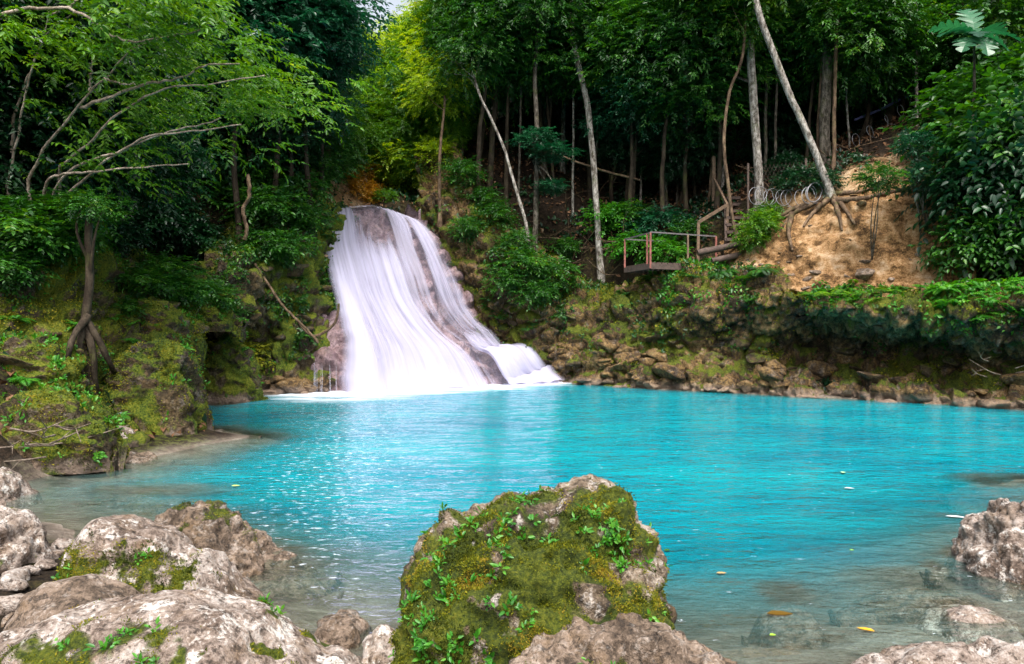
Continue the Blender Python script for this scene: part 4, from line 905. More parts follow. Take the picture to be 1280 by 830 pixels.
# left bank
lt = trunk([(112, 470), (104, 430), (108, 395), (112, 350), (112, 310), (114, 275)], 13.4, 15, 'mossy dark tree on stilt roots at the mossy bank', 'bark_dark', (117, 258, 13.5), [cr(117, 258, 13.5, .42, 'shrub', 'leaf_mid', .3)], wtop=.75, limbs=3)
bl = np.array(lt.location)
for pts in ([(108, 400), (120, 420), (133, 445), (141, 462)], [(106, 405), (100, 430), (100, 455), (108, 480)], [(108, 410), (116, 440), (118, 470), (122, 490)], [(110, 395), (92, 420), (84, 450)]):
    b_ = Bag(); q0 = P(*pts[0], bl[1] - .02); e_ = surf(*pts[-1]); e_ = e_ if e_ is not None else P(*pts[-1], bl[1]); ys_ = np.linspace(bl[1] - .03, min(e_[1], bl[1] + .3) , len(pts)) - .12 * np.sin(np.linspace(0, 3.1, len(pts)))
    pp = smooth_path([P(px, py, y_) for (px, py), y_ in zip(pts, ys_)] + [P(pts[-1][0], pts[-1][1] + 4, ys_[-1] + .35)], 12); b_.tube(pp, np.linspace(.07, .03, 12), 7, wob=.3); b_.build('root', M['bark_dark'], lt, bl)
for pts, Y, wpx, lab in (([(310, 218), (312, 245), (304, 262), (308, 285), (306, 300)], 20.5, 5, 'hanging brown vine over the dark hollow'), ([(352, 380), (372, 402), (392, 420), (418, 405), (424, 380)], 22.6, 3.5, 'drooping loop of vine beside the wet purple rock'),
                         ([(318, 330), (335, 355), (356, 385), (384, 412), (398, 428)], 22.3, 3.5, 'long pale root trailing down the shaded bank'), ([(690, 190), (720, 202), (760, 215), (800, 225)], 29.5, 3, 'fallen pole lying across the dark slope')):
    b_ = Bag(); p_ = smooth_path([P(px, py, Y) for px, py in pts], 24); p_ += .008 * R0.normal(size=p_.shape); b_.tube(p_, wpx / 2 / FPX * Y, 6)
    tag(b_.build('vine', M['bark_brown']), lab, 'vine')

# arching shrub-tree on the left bank, stems traced, leaves in drooping sprays
base = surf(55, 270)
arch = thing('arching_tree', 'arching bright green tree with many bare pale stems over the mossy bank', 'tree', tuple(base))
stems = [[(8, 235, 12.4), (22, 170, 12.2), (36, 100, 12), (52, 50, 11.8), (62, 15, 11.6)], [(14, 190, 12.4), (20, 140, 12.3), (36, 95, 12.2), (60, 40, 12), (95, 15, 11.6)],
         [(34, 228, 12.3), (55, 185, 12), (85, 150, 11.6), (105, 125, 11.4), (118, 108, 11.2), (135, 96, 11), (165, 60, 10.6), (200, 50, 10.4)],
         [(100, 135, 11.5), (140, 120, 11.2), (180, 105, 11), (225, 98, 10.8), (255, 82, 10.6), (300, 80, 10.4)],
         [(75, 208, 12.2), (110, 180, 11.8), (140, 150, 11.4), (180, 122, 11), (215, 108, 10.8), (260, 105, 10.5), (330, 95, 10.2)],
         [(66, 240, 12.2), (85, 215, 12), (115, 200, 11.7), (150, 190, 11.4), (185, 170, 11.2), (240, 165, 10.9), (300, 155, 10.6)],
         [(75, 250, 12.1), (105, 225, 11.8), (140, 195, 11.5), (190, 172, 11.2), (230, 160, 11), (275, 150, 10.8)],
         [(55, 242, 12.2), (60, 225, 12), (75, 218, 11.8), (115, 215, 11.6), (180, 208, 11.4), (235, 205, 11.2)],
         [(0, 18, 11), (50, 10, 10.9), (100, 16, 10.8), (140, 45, 10.6), (175, 52, 10.4), (215, 45, 10.2), (250, 38, 10)], [(112, 112, 11.3), (114, 90, 11.2), (116, 70, 11.1)],
         [(60, 20, 11.6), (90, 5, 11.2), (130, -20, 11)], [(130, 98, 11), (150, 104, 10.9), (168, 106, 10.8)]]
tips = []
for s_ in stems:
    dY = base[1] - 12.7
    b_ = Bag(); p_ = smooth_path([P(q_[0], q_[1], q_[2] + dY) for q_ in s_], 30); p_ += .012 * R0.normal(size=p_.shape)
    if s_[0][1] > 205:
        e_ = surf(s_[0][0] * .8 + 12, 275)
        p_ = np.vstack([e_ + [0, .1, -.15], p_]); p_ = resample(p_, 30)
    b_.tube(p_, np.linspace(.034 if len(s_) > 4 else .02, .010, 30), 6, wob=.1); b_.build('stem', M['stick'], arch, base); tips.append(p_[12:])
r = np.random.default_rng(77)
poly = [(-30, -40), (250, -40), (300, 35), (345, 70), (405, 88), (415, 118), (392, 160), (352, 150), (300, 130), (235, 142), (180, 135), (150, 112), (90, 108), (-30, 125)]
def in_poly(x, y, pl):
    ins = False
    for (x1, y1), (x2, y2) in zip(pl, pl[1:] + pl[:1]):
        if (y1 > y) != (y2 > y) and x < (x2 - x1) * (y - y1) / (y2 - y1) + x1: ins = not ins
    return ins
cs = []
while len(cs) < 150:
    x, y = r.uniform(-30, 415), r.uniform(-40, 165)
    if in_poly(x, y, poly): cs.append(P(x, y, 11.4 + 2.6 * r.random() + max(0, (y - 20) / 60) + (x > 300) * 1.0 + (x < 110) * .6))
for _ in range(26): cs.append(P(r.uniform(20, 330), r.uniform(110, 235), 13.4 + r.random() * 1.6))
cs = np.array(cs); ci = np.repeat(np.arange(len(cs)), 9); nn_ = len(ci)
c_ = cs[ci] + r.normal(size=(nn_, 3)) * [.30, .35, .14]
d_ = unit(np.array([.75, -.25, -.18]) + r.normal(size=(nn_, 3)) * [.55, .55, .28])
LV, LF, kk = twig_leaves(c_, d_, .42, 9, .135, .05, r, .22, hi=True)
rn = np.clip(np.repeat(r.random(len(cs)), 9)[:, None] * .42 + r.random((nn_, 1)) * .2 + r.random((nn_, 9)) * .38, 0, 1).ravel()
obj('crown', mesh('crown', LV - base, LF, True, rnd=np.repeat(rn, kk)), M['leaf_bright'], arch)

# ------------------------------------------------------------------ canopy trees
KINDW = {'leaf_mid': 'mid green', 'leaf_dark': 'dark green', 'leaf_blue': 'blue green', 'leaf_bright': 'bright green', 'leaf_yellow': 'yellow green', 'leaf_orange': 'orange leaved', 'herb': 'fresh green', 'moss_leaf': 'olive'}
USED = {}
def own_label(what, px, s, mat, key):
    near = min(MARKS, key=lambda t: abs(t[0] - px))[1]
    return '%s %s %s' % (KINDW[mat], what, near)
def grove(items, label, group, mat, bark='bark_dark', key='canopy', r0=.11, lean=1., root=None):
    for it in items:
        px, py, Y, s = it[:4]; m_ = it[4] if len(it) > 4 else mat
        if len(it) < 5 and mat == 'leaf_yellow' and (px * 7 + py) % 5 < 2: m_ = 'leaf_bright'
        if root:
            h = surf(px, max(root, py + 40))
            if h is not None: s *= (h[1] + 2.) / Y; Y = h[1] + 2.
        what = 'tree' if group[:3] in ('gre', 'blu', 'dar', 'sun', 'tre', 'ora') else None
        size = 'big ' if s / Y > .078 else 'small ' if s / Y < .052 else ''
        lab = own_label(size + ('tree deep in the forest' if group.startswith('far') else 'high canopy tree' if group.startswith('tall') else 'bush' if group.startswith('orange') else 'sunlit tree' if group.startswith('sunlit') else 'tree hanging low' if group.startswith('trees over') else 'tree with its crown'), px, s, m_, key)
        tree('tree', lab, up_to(px, py, Y, R0.uniform(-.5, .5) * lean, R0.uniform(0, .8)), r0, .04, bark, [(P(px, py, Y), (s, s, s * R0.uniform(.8, 1.05)), key, m_)], group, 4)
grove([(345, 20, 24, 2.4), (378, 55, 25, 1.5), (368, 110, 25, 1.5), (300, 40, 23, 2.3), (392, 5, 28, 1.2), (330, -80, 26, 2.4), (290, -60, 24, 2.8), (405, 100, 27, .8)], 'dense blue green tree high on the bank beside the gorge', 'blue green trees beside the gorge', 'leaf_blue', root=None)
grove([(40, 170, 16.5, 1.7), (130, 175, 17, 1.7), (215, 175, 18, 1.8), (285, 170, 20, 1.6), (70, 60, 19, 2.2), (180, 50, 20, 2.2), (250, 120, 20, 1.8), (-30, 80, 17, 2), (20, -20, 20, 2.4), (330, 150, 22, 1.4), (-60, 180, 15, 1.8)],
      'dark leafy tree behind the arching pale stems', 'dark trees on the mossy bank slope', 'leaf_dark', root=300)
grove([(425, 150, 31, 1.5), (410, 190, 29, 1.1, 'leaf_mid'), (395, 140, 29, 1.3, 'leaf_mid')], 'light green tree hanging over the orange earth by the falls', 'trees over the orange earth', 'leaf_bright', 'bark_brown', 'fine')
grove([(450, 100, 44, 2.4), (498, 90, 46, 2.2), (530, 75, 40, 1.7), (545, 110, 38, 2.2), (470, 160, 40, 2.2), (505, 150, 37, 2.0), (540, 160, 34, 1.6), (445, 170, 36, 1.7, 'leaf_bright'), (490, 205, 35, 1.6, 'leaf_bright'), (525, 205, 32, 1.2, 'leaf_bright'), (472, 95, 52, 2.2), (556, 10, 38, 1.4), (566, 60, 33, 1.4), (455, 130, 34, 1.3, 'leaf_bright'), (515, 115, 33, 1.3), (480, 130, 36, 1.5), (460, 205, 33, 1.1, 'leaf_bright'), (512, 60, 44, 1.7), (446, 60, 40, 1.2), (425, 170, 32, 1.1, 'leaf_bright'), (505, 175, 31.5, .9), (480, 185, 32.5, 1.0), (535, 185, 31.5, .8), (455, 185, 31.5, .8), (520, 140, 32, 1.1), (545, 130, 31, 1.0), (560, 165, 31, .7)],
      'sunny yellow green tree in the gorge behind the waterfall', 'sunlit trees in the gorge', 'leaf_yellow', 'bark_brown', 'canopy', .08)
grove([(448, 238, 30, .5), (462, 250, 30, .35), (436, 226, 31, .5), (455, 215, 31.5, .45), (470, 238, 31, .3)], 'orange leaved bush at the top of the waterfall', 'orange bushes above the falls', 'leaf_orange', 'bark_brown', 'shrub', .02)
grove([(585, 20, 31, 1.6, 'leaf_bright'), (605, 90, 31, 1.3), (640, 30, 30, 2.2), (690, 70, 31, 2.0), (730, 30, 31, 2.2), (790, 70, 29, 2.0), (845, 60, 28, 1.9), (870, 120, 28.5, 1.8), (800, 130, 29.5, 1.7, 'leaf_blue'), (850, 190, 30, 1.4, 'leaf_dark'), (890, 20, 28, 2.0), (780, 175, 31, 1.2, 'leaf_dark')],
      'leafy green tree on the shaded slope behind the platform', 'green trees behind the platform', 'leaf_mid')
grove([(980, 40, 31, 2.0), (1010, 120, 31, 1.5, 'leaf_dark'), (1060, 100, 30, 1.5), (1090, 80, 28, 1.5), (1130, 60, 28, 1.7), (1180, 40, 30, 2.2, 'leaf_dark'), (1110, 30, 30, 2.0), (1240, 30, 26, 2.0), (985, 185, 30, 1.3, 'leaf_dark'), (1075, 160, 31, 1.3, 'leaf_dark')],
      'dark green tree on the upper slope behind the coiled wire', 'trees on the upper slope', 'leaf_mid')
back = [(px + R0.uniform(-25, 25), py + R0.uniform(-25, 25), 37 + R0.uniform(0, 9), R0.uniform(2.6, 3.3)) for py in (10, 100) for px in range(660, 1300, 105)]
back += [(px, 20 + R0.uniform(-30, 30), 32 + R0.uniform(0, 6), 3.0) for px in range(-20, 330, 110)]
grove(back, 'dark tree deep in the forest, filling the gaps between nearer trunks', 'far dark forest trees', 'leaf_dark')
over = [(px + R0.uniform(-30, 30), py, 30 + R0.uniform(0, 8), R0.uniform(2.4, 3.0)) for py in (-130,) for px in range(680, 1400, 130)]
over += [(px + R0.uniform(-30, 30), py, 21 + R0.uniform(0, 6), R0.uniform(2.2, 2.8)) for py in (-160,) for px in range(-150, 300, 190)]
grove(over, 'tall canopy tree whose crown closes over the slope', 'tall canopy trees', 'leaf_mid')

# ------------------------------------------------------------------ shrubs, ferns and ground plants
def shrub(px, py, Y, s, mat, label, group=None, key='shrub', sz=None, name='shrub', stems_=4, mat_stem='bark_brown', root=None):
    if root is None:
        h = surf(px, py + .45 * (sz or s * .9) / Y * FPX)
        if h is not None: s *= h[1] / Y; sz = sz and sz * h[1] / Y; Y = h[1] - .15
        c = P(px, py, Y); base = h if h is not None else c - [0, 0, s]
    else: c = P(px, py, Y); base = np.asarray(root, float); k = surf(640 + base[0] / base[1] * FPX, HOR - (base[2] - H) / base[1] * FPX); base = k if k is not None else base
    if group:
        size = 'big ' if s > .85 else 'small ' if s < .5 else ''
        w_ = label.split(' bush ')
        if len(w_) == 2: label = '%s%s bush %s' % (size, w_[0], w_[1]) + ({'high': ''}.get('', '')) + (', ' + min(MARKS, key=lambda t_: abs(t_[0] - px))[1] if len(label.split()) < 12 else '')
        label = ' '.join(label.split()[:16])
    t = thing(name, label, 'shrub', tuple(base), group)
    o, cc = crown_obj(key, int(R0.integers(20)), mat, t, tuple(c - base), (s, s, sz or s * .9), 0., 'foliage')
    b_ = Bag()
    for k in R0.choice(len(cc), stems_, replace=False):
        tip = c + cc[k] * [s, s, sz or s * .9]; b_.tube(smooth_path([base, (base + tip) / 2 + R0.normal(size=3) * .08, tip], 8), np.linspace(.022, .007, 8), 5, False)
    b_.build('stem', M[mat_stem], t, base); return t
for px, py, Y, s, sz in ((1235, 250, 16.5, 1.0, 1.2), (1260, 190, 17, 1.1, 1.1), (1205, 150, 18.5, 1.0, .8), (1250, 120, 19, 1.2, 1.0), (1270, 300, 16, .8, .8), (1215, 300, 17.5, .7, .7), (1290, 230, 15.5, .9, 1.2), (1195, 210, 19, .8, .7)):
    shrub(px, py, Y, s, 'leaf_dark' if (px + py) % 20 < 10 else 'leaf_mid', 'broad leaved dark green bush beside the bare earth', 'broad leaved bushes', 'broad', sz, 'broad_leaf_bush')
for px, py, Y, s in ((175, 352, 16.2, .62), (215, 358, 17.2, .62), (250, 368, 18.5, .62), (160, 385, 15.4, .4), (205, 335, 18, .6), (275, 385, 19.4, .45)):
    shrub(px, py, Y, s, 'leaf_mid', 'fresh green low bush on the mossy ledge above the hollow', 'low bushes on the mossy ledge', 'shrub', s * .55)
for px, py, Y, s in ((25, 290, 13.2, .7), (65, 300, 13.6, .6), (10, 335, 13, .5), (80, 275, 14.2, .6), (40, 270, 14.2, .8)):
    shrub(px, py, Y, s, 'leaf_mid', 'leafy green bush under the arching pale stems', 'bushes under the arching tree', 'shrub', s * .7)
for px, py, Y, s in ((340, 260, 22, .8), (372, 235, 24, .7), (355, 310, 22.3, .7), (385, 275, 24.2, .6), (330, 300, 21.8, .6), (300, 250, 20.8, .7), (270, 215, 20, .8), (395, 210, 26, .8), (320, 225, 21, .7)):
    shrub(px, py, Y, s, 'leaf_mid', 'leafy bush clinging to the shaded bank beside the waterfall', 'bushes clinging beside the waterfall', 'shrub', s * .8)
for px, py, Y, s_ in ((195, 285, 20, .7), (232, 292, 21, .7), (165, 262, 18, .7), (215, 262, 21, .6), (258, 305, 21, .5), (150, 300, 17, .5)):
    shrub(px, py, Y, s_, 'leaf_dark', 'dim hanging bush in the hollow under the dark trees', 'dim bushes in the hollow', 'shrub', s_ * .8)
shrub(285, 440, 20.8, .75, 'moss_leaf', 'mossy green mound of plants in front of the dark hollow', None, 'shrub', .5)
for px, py, Y, s, mt in ((760, 275, 26.8, .75, 'herb'), (800, 305, 27, .8, 'herb'), (835, 315, 26.8, .6, 'herb'), (825, 280, 27.4, .9, 'leaf_blue'), (858, 290, 27, .6, 'leaf_mid'), (785, 270, 28, .7, 'leaf_mid')):
    shrub(px, py, Y, s, mt, 'bright green bush growing around the railed platform', 'bushes around the platform', 'shrub', s * .8)
for px, py, Y, s in ((655, 330, 26.6, .75), (600, 250, 28, .6), (575, 215, 29, .6), (585, 285, 28, .5), (615, 270, 28, .6), (690, 340, 26.5, .7), (670, 365, 26.4, .6), (635, 350, 26.7, .6), (705, 310, 27, .5), (645, 300, 27.3, .5)):
    shrub(px, py, Y, s, 'leaf_mid', 'green bush on the crest of the bank beside the waterfall', 'bushes on the crest by the falls', 'shrub', s * .8)
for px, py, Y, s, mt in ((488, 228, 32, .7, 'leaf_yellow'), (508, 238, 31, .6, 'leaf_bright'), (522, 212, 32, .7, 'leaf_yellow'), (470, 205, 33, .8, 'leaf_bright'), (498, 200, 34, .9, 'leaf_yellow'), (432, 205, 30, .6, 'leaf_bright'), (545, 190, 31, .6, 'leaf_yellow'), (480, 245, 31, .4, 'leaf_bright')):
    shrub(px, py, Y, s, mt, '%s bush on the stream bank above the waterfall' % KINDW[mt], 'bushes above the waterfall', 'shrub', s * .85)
for px, py, Y, s in ((950, 280, 24.2, .5), (940, 300, 24.2, .4), (962, 265, 24.4, .4)):
    shrub(px, py, Y, s, 'leaf_bright', 'yellow green bush between the wooden steps and the bare earth', 'bushes between steps and earth', 'shrub', s)
for px, py, Y, s in ((1000, 225, 27, .7), (985, 205, 28, .6), (1030, 230, 26.5, .5)):
    shrub(px, py, Y, s, 'leaf_dark', 'dim fern like bush behind the coiled wire', 'bushes behind the coiled wire', 'shrub', s * .8)
shrub(1140, 180, 21.5, .42, 'leaf_blue', 'pale blue green leaf tuft on a thin stem above the bare earth', None, 'shrub', .35, 'sapling', 3, 'bark_grey', P(1160, 290, 22))
shrub(1147, 213, 21.4, .25, 'leaf_blue', 'small drooping leaf tuft above the bare earth', None, 'shrub', .25, 'sapling', 3, 'bark_grey', P(1150, 290, 22))
sp = shrub(1100, 222, 21.2, .48, 'leaf_mid', 'slim sapling with a leafy head standing on the bare earth', None, 'shrub', .36, 'sapling', 3, 'bark_grey', P(1090, 325, 21.4))

def frond_plant(seed, nf=9, fl=1., npin=13, wide=.30, arch_=.75):
    """rosette of arching fronds with paired leaflets, radius about 1"""
    r = np.random.default_rng(seed); Vs, Fs, Rs, n0 = [], [], [], 0
    for k in range(nf):
        a = 2 * math.pi * k / nf + r.uniform(-.3, .3); t = np.linspace(.08, 1, npin); Lf = fl * r.uniform(.7, 1.1); el = r.uniform(.5, 1.0)
        rr_ = Lf * t; hz = Lf * (el * t - arch_ * t * t) + .02
        p_ = np.stack([np.cos(a) * rr_, np.sin(a) * rr_, hz], 1); d = unit(np.gradient(p_, axis=0)); sd_ = unit(np.cross(d, [0, 0, 1.]))
        ll = wide * Lf * np.sin(np.pi * np.clip(t * .86 + .12, 0, 1)) ** .7
        for sg in (-1, 1):
            V, F, kk = leaf_arrays(p_, unit(sd_ * sg + d * .45 + [0, 0, -.15]), unit(np.cross(sd_, d)), ll, ll * .34)
            Vs.append(V); Fs.append(F + n0); n0 += len(V); Rs.append(np.repeat(np.clip(r.random(npin) * .4 + r.random() * .5, 0, 1), kk))
        V, F, kk = leaf_arrays(p_[:1], d[6:7], np.array([[0, 0, 1.]]), np.array([Lf * .9]), np.array([.02])); Vs.append(V); Fs.append(F + n0); n0 += len(V); Rs.append(np.full(kk, .3))
    return mesh('fern', np.vstack(Vs), np.vstack(Fs), True, rnd=np.concatenate(Rs))
FERN = {mt: [] for mt in ('herb', 'leaf_mid', 'leaf_bright')}
for i in range(3):
    for mt in FERN:
        me = frond_plant(900 + i); me.materials.append(M[mt]); FERN[mt].append(me)
def fern(loc, s, mt, label, group):
    o = obj('fern', FERN[mt][R0.integers(3)], None); o.location = loc; o.scale = (s, s, s * R0.uniform(.7, 1.1)); o.rotation_euler = (R0.uniform(-.2, .35), R0.uniform(-.2, .2), R0.uniform(0, 6.28)); return tag(o, label, 'fern', group)
def on_surface(V, Nn, pxr, pyr, count, seed, up=.1):
    r = np.random.default_rng(seed); px = 640 + V[:, 0] / V[:, 1] * FPX; py = HOR - (V[:, 2] - H) / V[:, 1] * FPX
    ok = np.nonzero((px > pxr[0]) & (px < pxr[1]) & (py > pyr[0]) & (py < pyr[1]) & (Nn[:, 2] > up) & (V[:, 2] > .15))[0]
    return V[r.choice(ok, min(count, len(ok)), replace=False)] if len(ok) else []
for V, Nn, a, b_, cnt, sz, mt, lab, grp in (
    (RCV, RCN, (1160, 1285), (350, 440), 46, (.35, .65), 'herb', 'bright green fern on the ledge under the broad leaved bushes', 'ferns under the broad leaved bushes'),
    (RCV, RCN, (1010, 1130), (350, 400), 30, (.4, .7), 'leaf_bright', 'yellow green fern along the lip of the undercut ledge', 'ferns along the undercut ledge'),
    (RCV, RCN, (780, 960), (335, 400), 30, (.4, .7), 'leaf_mid', 'fern hanging from the bank below the railed platform', 'ferns below the platform'),
    (LCV, LCN, (230, 415), (250, 450), 24, (.3, .5), 'leaf_mid', 'fern growing on the shaded rock beside the waterfall', 'ferns beside the waterfall'),
    (MBV, MBN, (-20, 250), (330, 530), 40, (.16, .34), 'herb', 'small fern rooted in the moss of the bank', 'ferns on the mossy bank'),
    (RCV, RCN, (600, 720), (300, 420), 14, (.3, .5), 'leaf_mid', 'fern on the rock shoulder beside the falling water', 'ferns on the rock shoulder')):
    for k, p_ in enumerate(on_surface(V, Nn, a, b_, cnt, int(a[0]) + 77)): fern(tuple(p_ + [0, 0, -.02]), R0.uniform(*sz), mt, lab, grp)
g_ = P(870, 285, 27)
# creeping leaves over the banks (nobody could count them)
def creepers(name, label, V, Nn, mask, count, L, mat, seed):
    r = np.random.default_rng(seed); p = np.clip(mask, 0, None); i = r.choice(len(V), count, p=p / p.sum())
    b = V[i] + Nn[i] * r.uniform(0, .07, count)[:, None] + r.normal(size=(count, 3)) * .03
    ax = unit(r.normal(size=(count, 3)) + Nn[i] * .25 + [0, 0, -.35]); nr = unit(Nn[i] + r.normal(size=(count, 3)) * .45 + [0, 0, .3])
    ll = L * r.uniform(.6, 1.4, count); LV, LF, kk = leaf_arrays(b, ax, nr, ll, ll * .55)
    rn = np.clip(.45 + .7 * fbm(V[i] * 1.2, 3, seed) + r.normal(size=count) * .2, 0, 1)
    o = obj(name, mesh(name, LV, LF, True, rnd=np.repeat(rn, kk)), M[mat]); tag(o, label, name.replace('_', ' '), None, 'stuff')
def blob(V, s, seed, lo=.0, hi=.35): return sstep(lo, hi, fbm(V * s, 4, seed))
pyR = HOR - (RCV[:, 2] - H) / RCV[:, 1] * FPX; pxR = 640 + RCV[:, 0] / RCV[:, 1] * FPX
creepers('creeping_plants', 'creeping green leaves over the brown bank', RCV, RCN, blob(RCV, .9, 301) * sstep(.9, 1.7, RCV[:, 2]) * sstep(-.3, .3, RCN[:, 2]), 15000, .11, 'leaf_mid', 1)
led = (sstep(1150, 1175, pxR) * sstep(440, 395, pyR) + .7 * sstep(1000, 1030, pxR) * sstep(1140, 1110, pxR) * sstep(400, 385, pyR) + .6 * sstep(820, 840, pxR) * sstep(930, 900, pxR) * sstep(400, 370, pyR)) * sstep(-.3, .2, RCN[:, 2]) * sstep(1.2, 1.6, RCV[:, 2]) * blob(RCV, 1.3, 309, -.25, .2)
creepers('ledge_plants', 'bright green leafy plants matting the lip of the undercut ledge', RCV, RCN, led, 16000, .12, 'herb', 11)
creepers('creeping_plants', 'creeping leaves over the shaded bank by the falls', LCV, LCN, blob(LCV, .8, 302) * sstep(.5, 1.2, LCV[:, 2]) * sstep(-.5, .2, LCN[:, 2]), 12000, .11, 'leaf_mid', 2)
creepers('creeping_plants', 'small creeping leaves over the mossy bank', MBV, MBN, blob(MBV, 1.1, 303) * sstep(.3, .6, MBV[:, 2]) * sstep(-.4, .2, MBN[:, 2]), 15000, .06, 'herb', 3)
creepers('moss', 'yellow green moss carpet over the mossy bank', MBV, MBN, blob(MBV, .7, 304, -.3, .2) * sstep(.25, .5, MBV[:, 2]), 60000, .035, 'moss_leaf', 4)
creepers('moss', 'olive moss patches on the brown bank', RCV, RCN, blob(RCV, .8, 305) * sstep(.3, .8, RCV[:, 2]) * sstep(-.2, .4, RCN[:, 2]), 25000, .06, 'moss_leaf', 5)
tn = grid_normals(q3, len(gx), len(gy)); tn *= np.sign(tn[:, 2:3])
vis = (np.abs(ppx - 640) < 700) & (fy > 8) & (gd > .6)
creepers('leaf_litter', 'brown fallen leaves lying over the forest floor', q3 + [0, 0, .02], tn, vis * sstep(46, 24, fy) * (1 - .85 * m_d) * (.3 + blob(q3, .5, 306)), 30000, .16, 'litter', 6)
lit = np.exp(-(((ppx - 1150) / 45) ** 2 + ((ppy - 365) / 28) ** 2)) * (fy < 26) * (gd > 0)
creepers('fallen_leaves', 'reddish brown drift of fallen leaves at the foot of the bare earth', q3 + [0, 0, .04], tn, np.maximum(lit, 0) + 1e-12 * vis, 2600, .15, 'litter', 7)
creepers('undergrowth', 'dim green undergrowth on the forest slope', q3 + [0, 0, .1], tn, vis * (1 - m_d) * blob(q3, .35, 307, .05, .4) * sstep(40, 25, fy), 26000, .17, 'leaf_dark', 8)

# ------------------------------------------------------------------ big lobed leaves
bpos = P(1218, 45, 21.5); bb = np.array([bpos[0] + .1, 22.3, 0]); bb[2] = drop(bb[0], bb[1]) - .1
bf = thing('lobed_leaf_plant', 'tall plant with huge pale lobed leaves above the broad leaved bushes', 'plant', tuple(bb))
b_ = Bag(); b_.tube(smooth_path([bb, (bb + bpos) / 2 + [.15, 0, 0], bpos], 14), np.linspace(.06, .03, 14), 7); b_.build('stem', M['bark_grey'], bf, bb)
def lobed_leaf(L, W, nl=6):
    """midrib on x, deep pointed lobes on both sides, arched"""
    mid, V = [], []
    xs = np.linspace(0, 1, nl * 4 + 1)
    V = [[x * L, 0, .10 * L * math.sin(x * 3.0) - .25 * L * x * x] for x in xs]; F = []; n = len(V)
    for sg in (1, -1):
        row = []
        for x in xs:
            env = math.sin(math.pi * min(1, x * .88 + .08)) ** .8; ph = (x * nl) % 1
            lobe = .28 + .72 * max(0, math.sin(math.pi * ph)) ** .8
            y = sg * W / 2 * env * lobe; row.append(len(V)); V.append([x * L + .16 * L * env * lobe, y, .10 * L * math.sin(x * 3.0) - .25 * L * x * x + .10 * abs(y) - .5 * y * y / max(W, .01)])
        for k in range(len(xs) - 1):
            q_ = [k, k + 1, row[k + 1], row[k]]; F.append(q_ if sg > 0 else q_[::-1])
    return np.array(V), np.array(F)
from mathutils import Euler
for px, py, rz, el, L in ((1217, 14, 1.57, 1.25, .95), (1180, 28, 2.9, .35, 1.0), (1185, 45, 3.4, .1, 1.0), (1200, 55, 3.9, -.35, .95), (1225, 62, 4.6, -.6, .95), (1240, 60, 5.3, -.4, .9), (1248, 48, 5.9, .0, .95), (1250, 32, .3, .35, .9), (1205, 40, 4.3, -.1, .8)):
    L *= 1.15; V, F = lobed_leaf(L, L * .72); me = mesh('leaf', V, F, False, rnd=np.full(len(V), R0.uniform(.45, .95)))
    o = obj('leaf', me, M['leaf_blue'], bf); o.rotation_euler = Euler((R0.uniform(-.3, .3), -el, rz + (0 if True else 0)), 'XYZ'); o.location = tuple(bpos - bb + [.0, -.02, R0.uniform(-.08, .08)])

# ------------------------------------------------------------------ platform, steps, wire
A, B, C_, D_ = P(781, 334, 26.6), P(813, 327.5, 24.6), P(895, 331, 25.7), P(846, 335, 27.6)
zt = 4.08
for q_ in (A, B, C_, D_): q_[2] = zt
pc = (A + B + C_ + D_) / 4; pc[2] = float(terr(pc[0], pc[1])[0])
pf = thing('viewing_platform', 'small wooden platform with faded red posts and rails on the bank', 'platform', tuple(pc))
npl = 12
for k in range(npl):
    t0, t1 = k / npl + .006, (k + 1) / npl - .006
    a, b1 = B + (C_ - B) * t0, B + (C_ - B) * t1; c1, d1 = A + (D_ - A) * t1, A + (D_ - A) * t0
    V = np.array([a, b1, c1, d1]); dz = R0.uniform(-.006, .006); V = np.vstack([V + [0, 0, dz], V + [0, 0, dz - .05]]) - pc
    F = np.array([[0, 1, 2, 3], [7, 6, 5, 4], [0, 4, 5, 1], [1, 5, 6, 2], [2, 6, 7, 3], [3, 7, 4, 0]]); obj('plank', mesh('plank', V, F, False), M['deck'], pf)
def beam(a, b, w_, h_, name, mat, parent, base):
    a, b = np.asarray(a, float), np.asarray(b, float); d = unit(b - a); s = unit(np.cross(d, [0, 0, 1.]) + 1e-9); u = np.cross(s, d)
    if abs(d[2]) > .95: s = np.array([1., 0, 0]); u = np.array([0, 1., 0])
    V = np.array([p_ + s * sx * w_ / 2 + u * sz * h_ / 2 for p_ in (a, b) for sx in (-1, 1) for sz in (-1, 1)]) - base
    F = np.array([[0, 1, 3, 2], [4, 6, 7, 5], [0, 4, 5, 1], [2, 3, 7, 6], [0, 2, 6, 4], [1, 5, 7, 3]]); return obj(name, mesh(name, V, F, False), M[mat], parent)
dn = np.array([0, 0, -.14])
for a, b1 in ((A, B), (B, C_), (A, D_)): beam(a + dn, b1 + dn, .07, .17, 'edge_beam', 'deck', pf, pc)
beam((A + B) / 2 + dn, (C_ + D_) / 2 + dn, .08, .14, 'joist', 'deck', pf, pc)
up_ = np.array([0, 0, .95])
for q_, mt in ((A, 'rust'), (B, 'rust'), (B + (A - B) * .12, 'rust'), (B + (C_ - B) * .56, 'post_tan'), (C_, 'rust'), (A + (D_ - A) * .85, 'rust')): beam(q_ + [0, 0, -.2], q_ + up_, .058, .058, 'post', mt, pf, pc)
for a, b1 in ((A + up_, A + (D_ - A) * .9 + up_), (B + up_ * 1.02, C_ + up_), (A + up_, B + up_)): beam(a, b1, .035, .045, 'rail', 'rail', pf, pc)
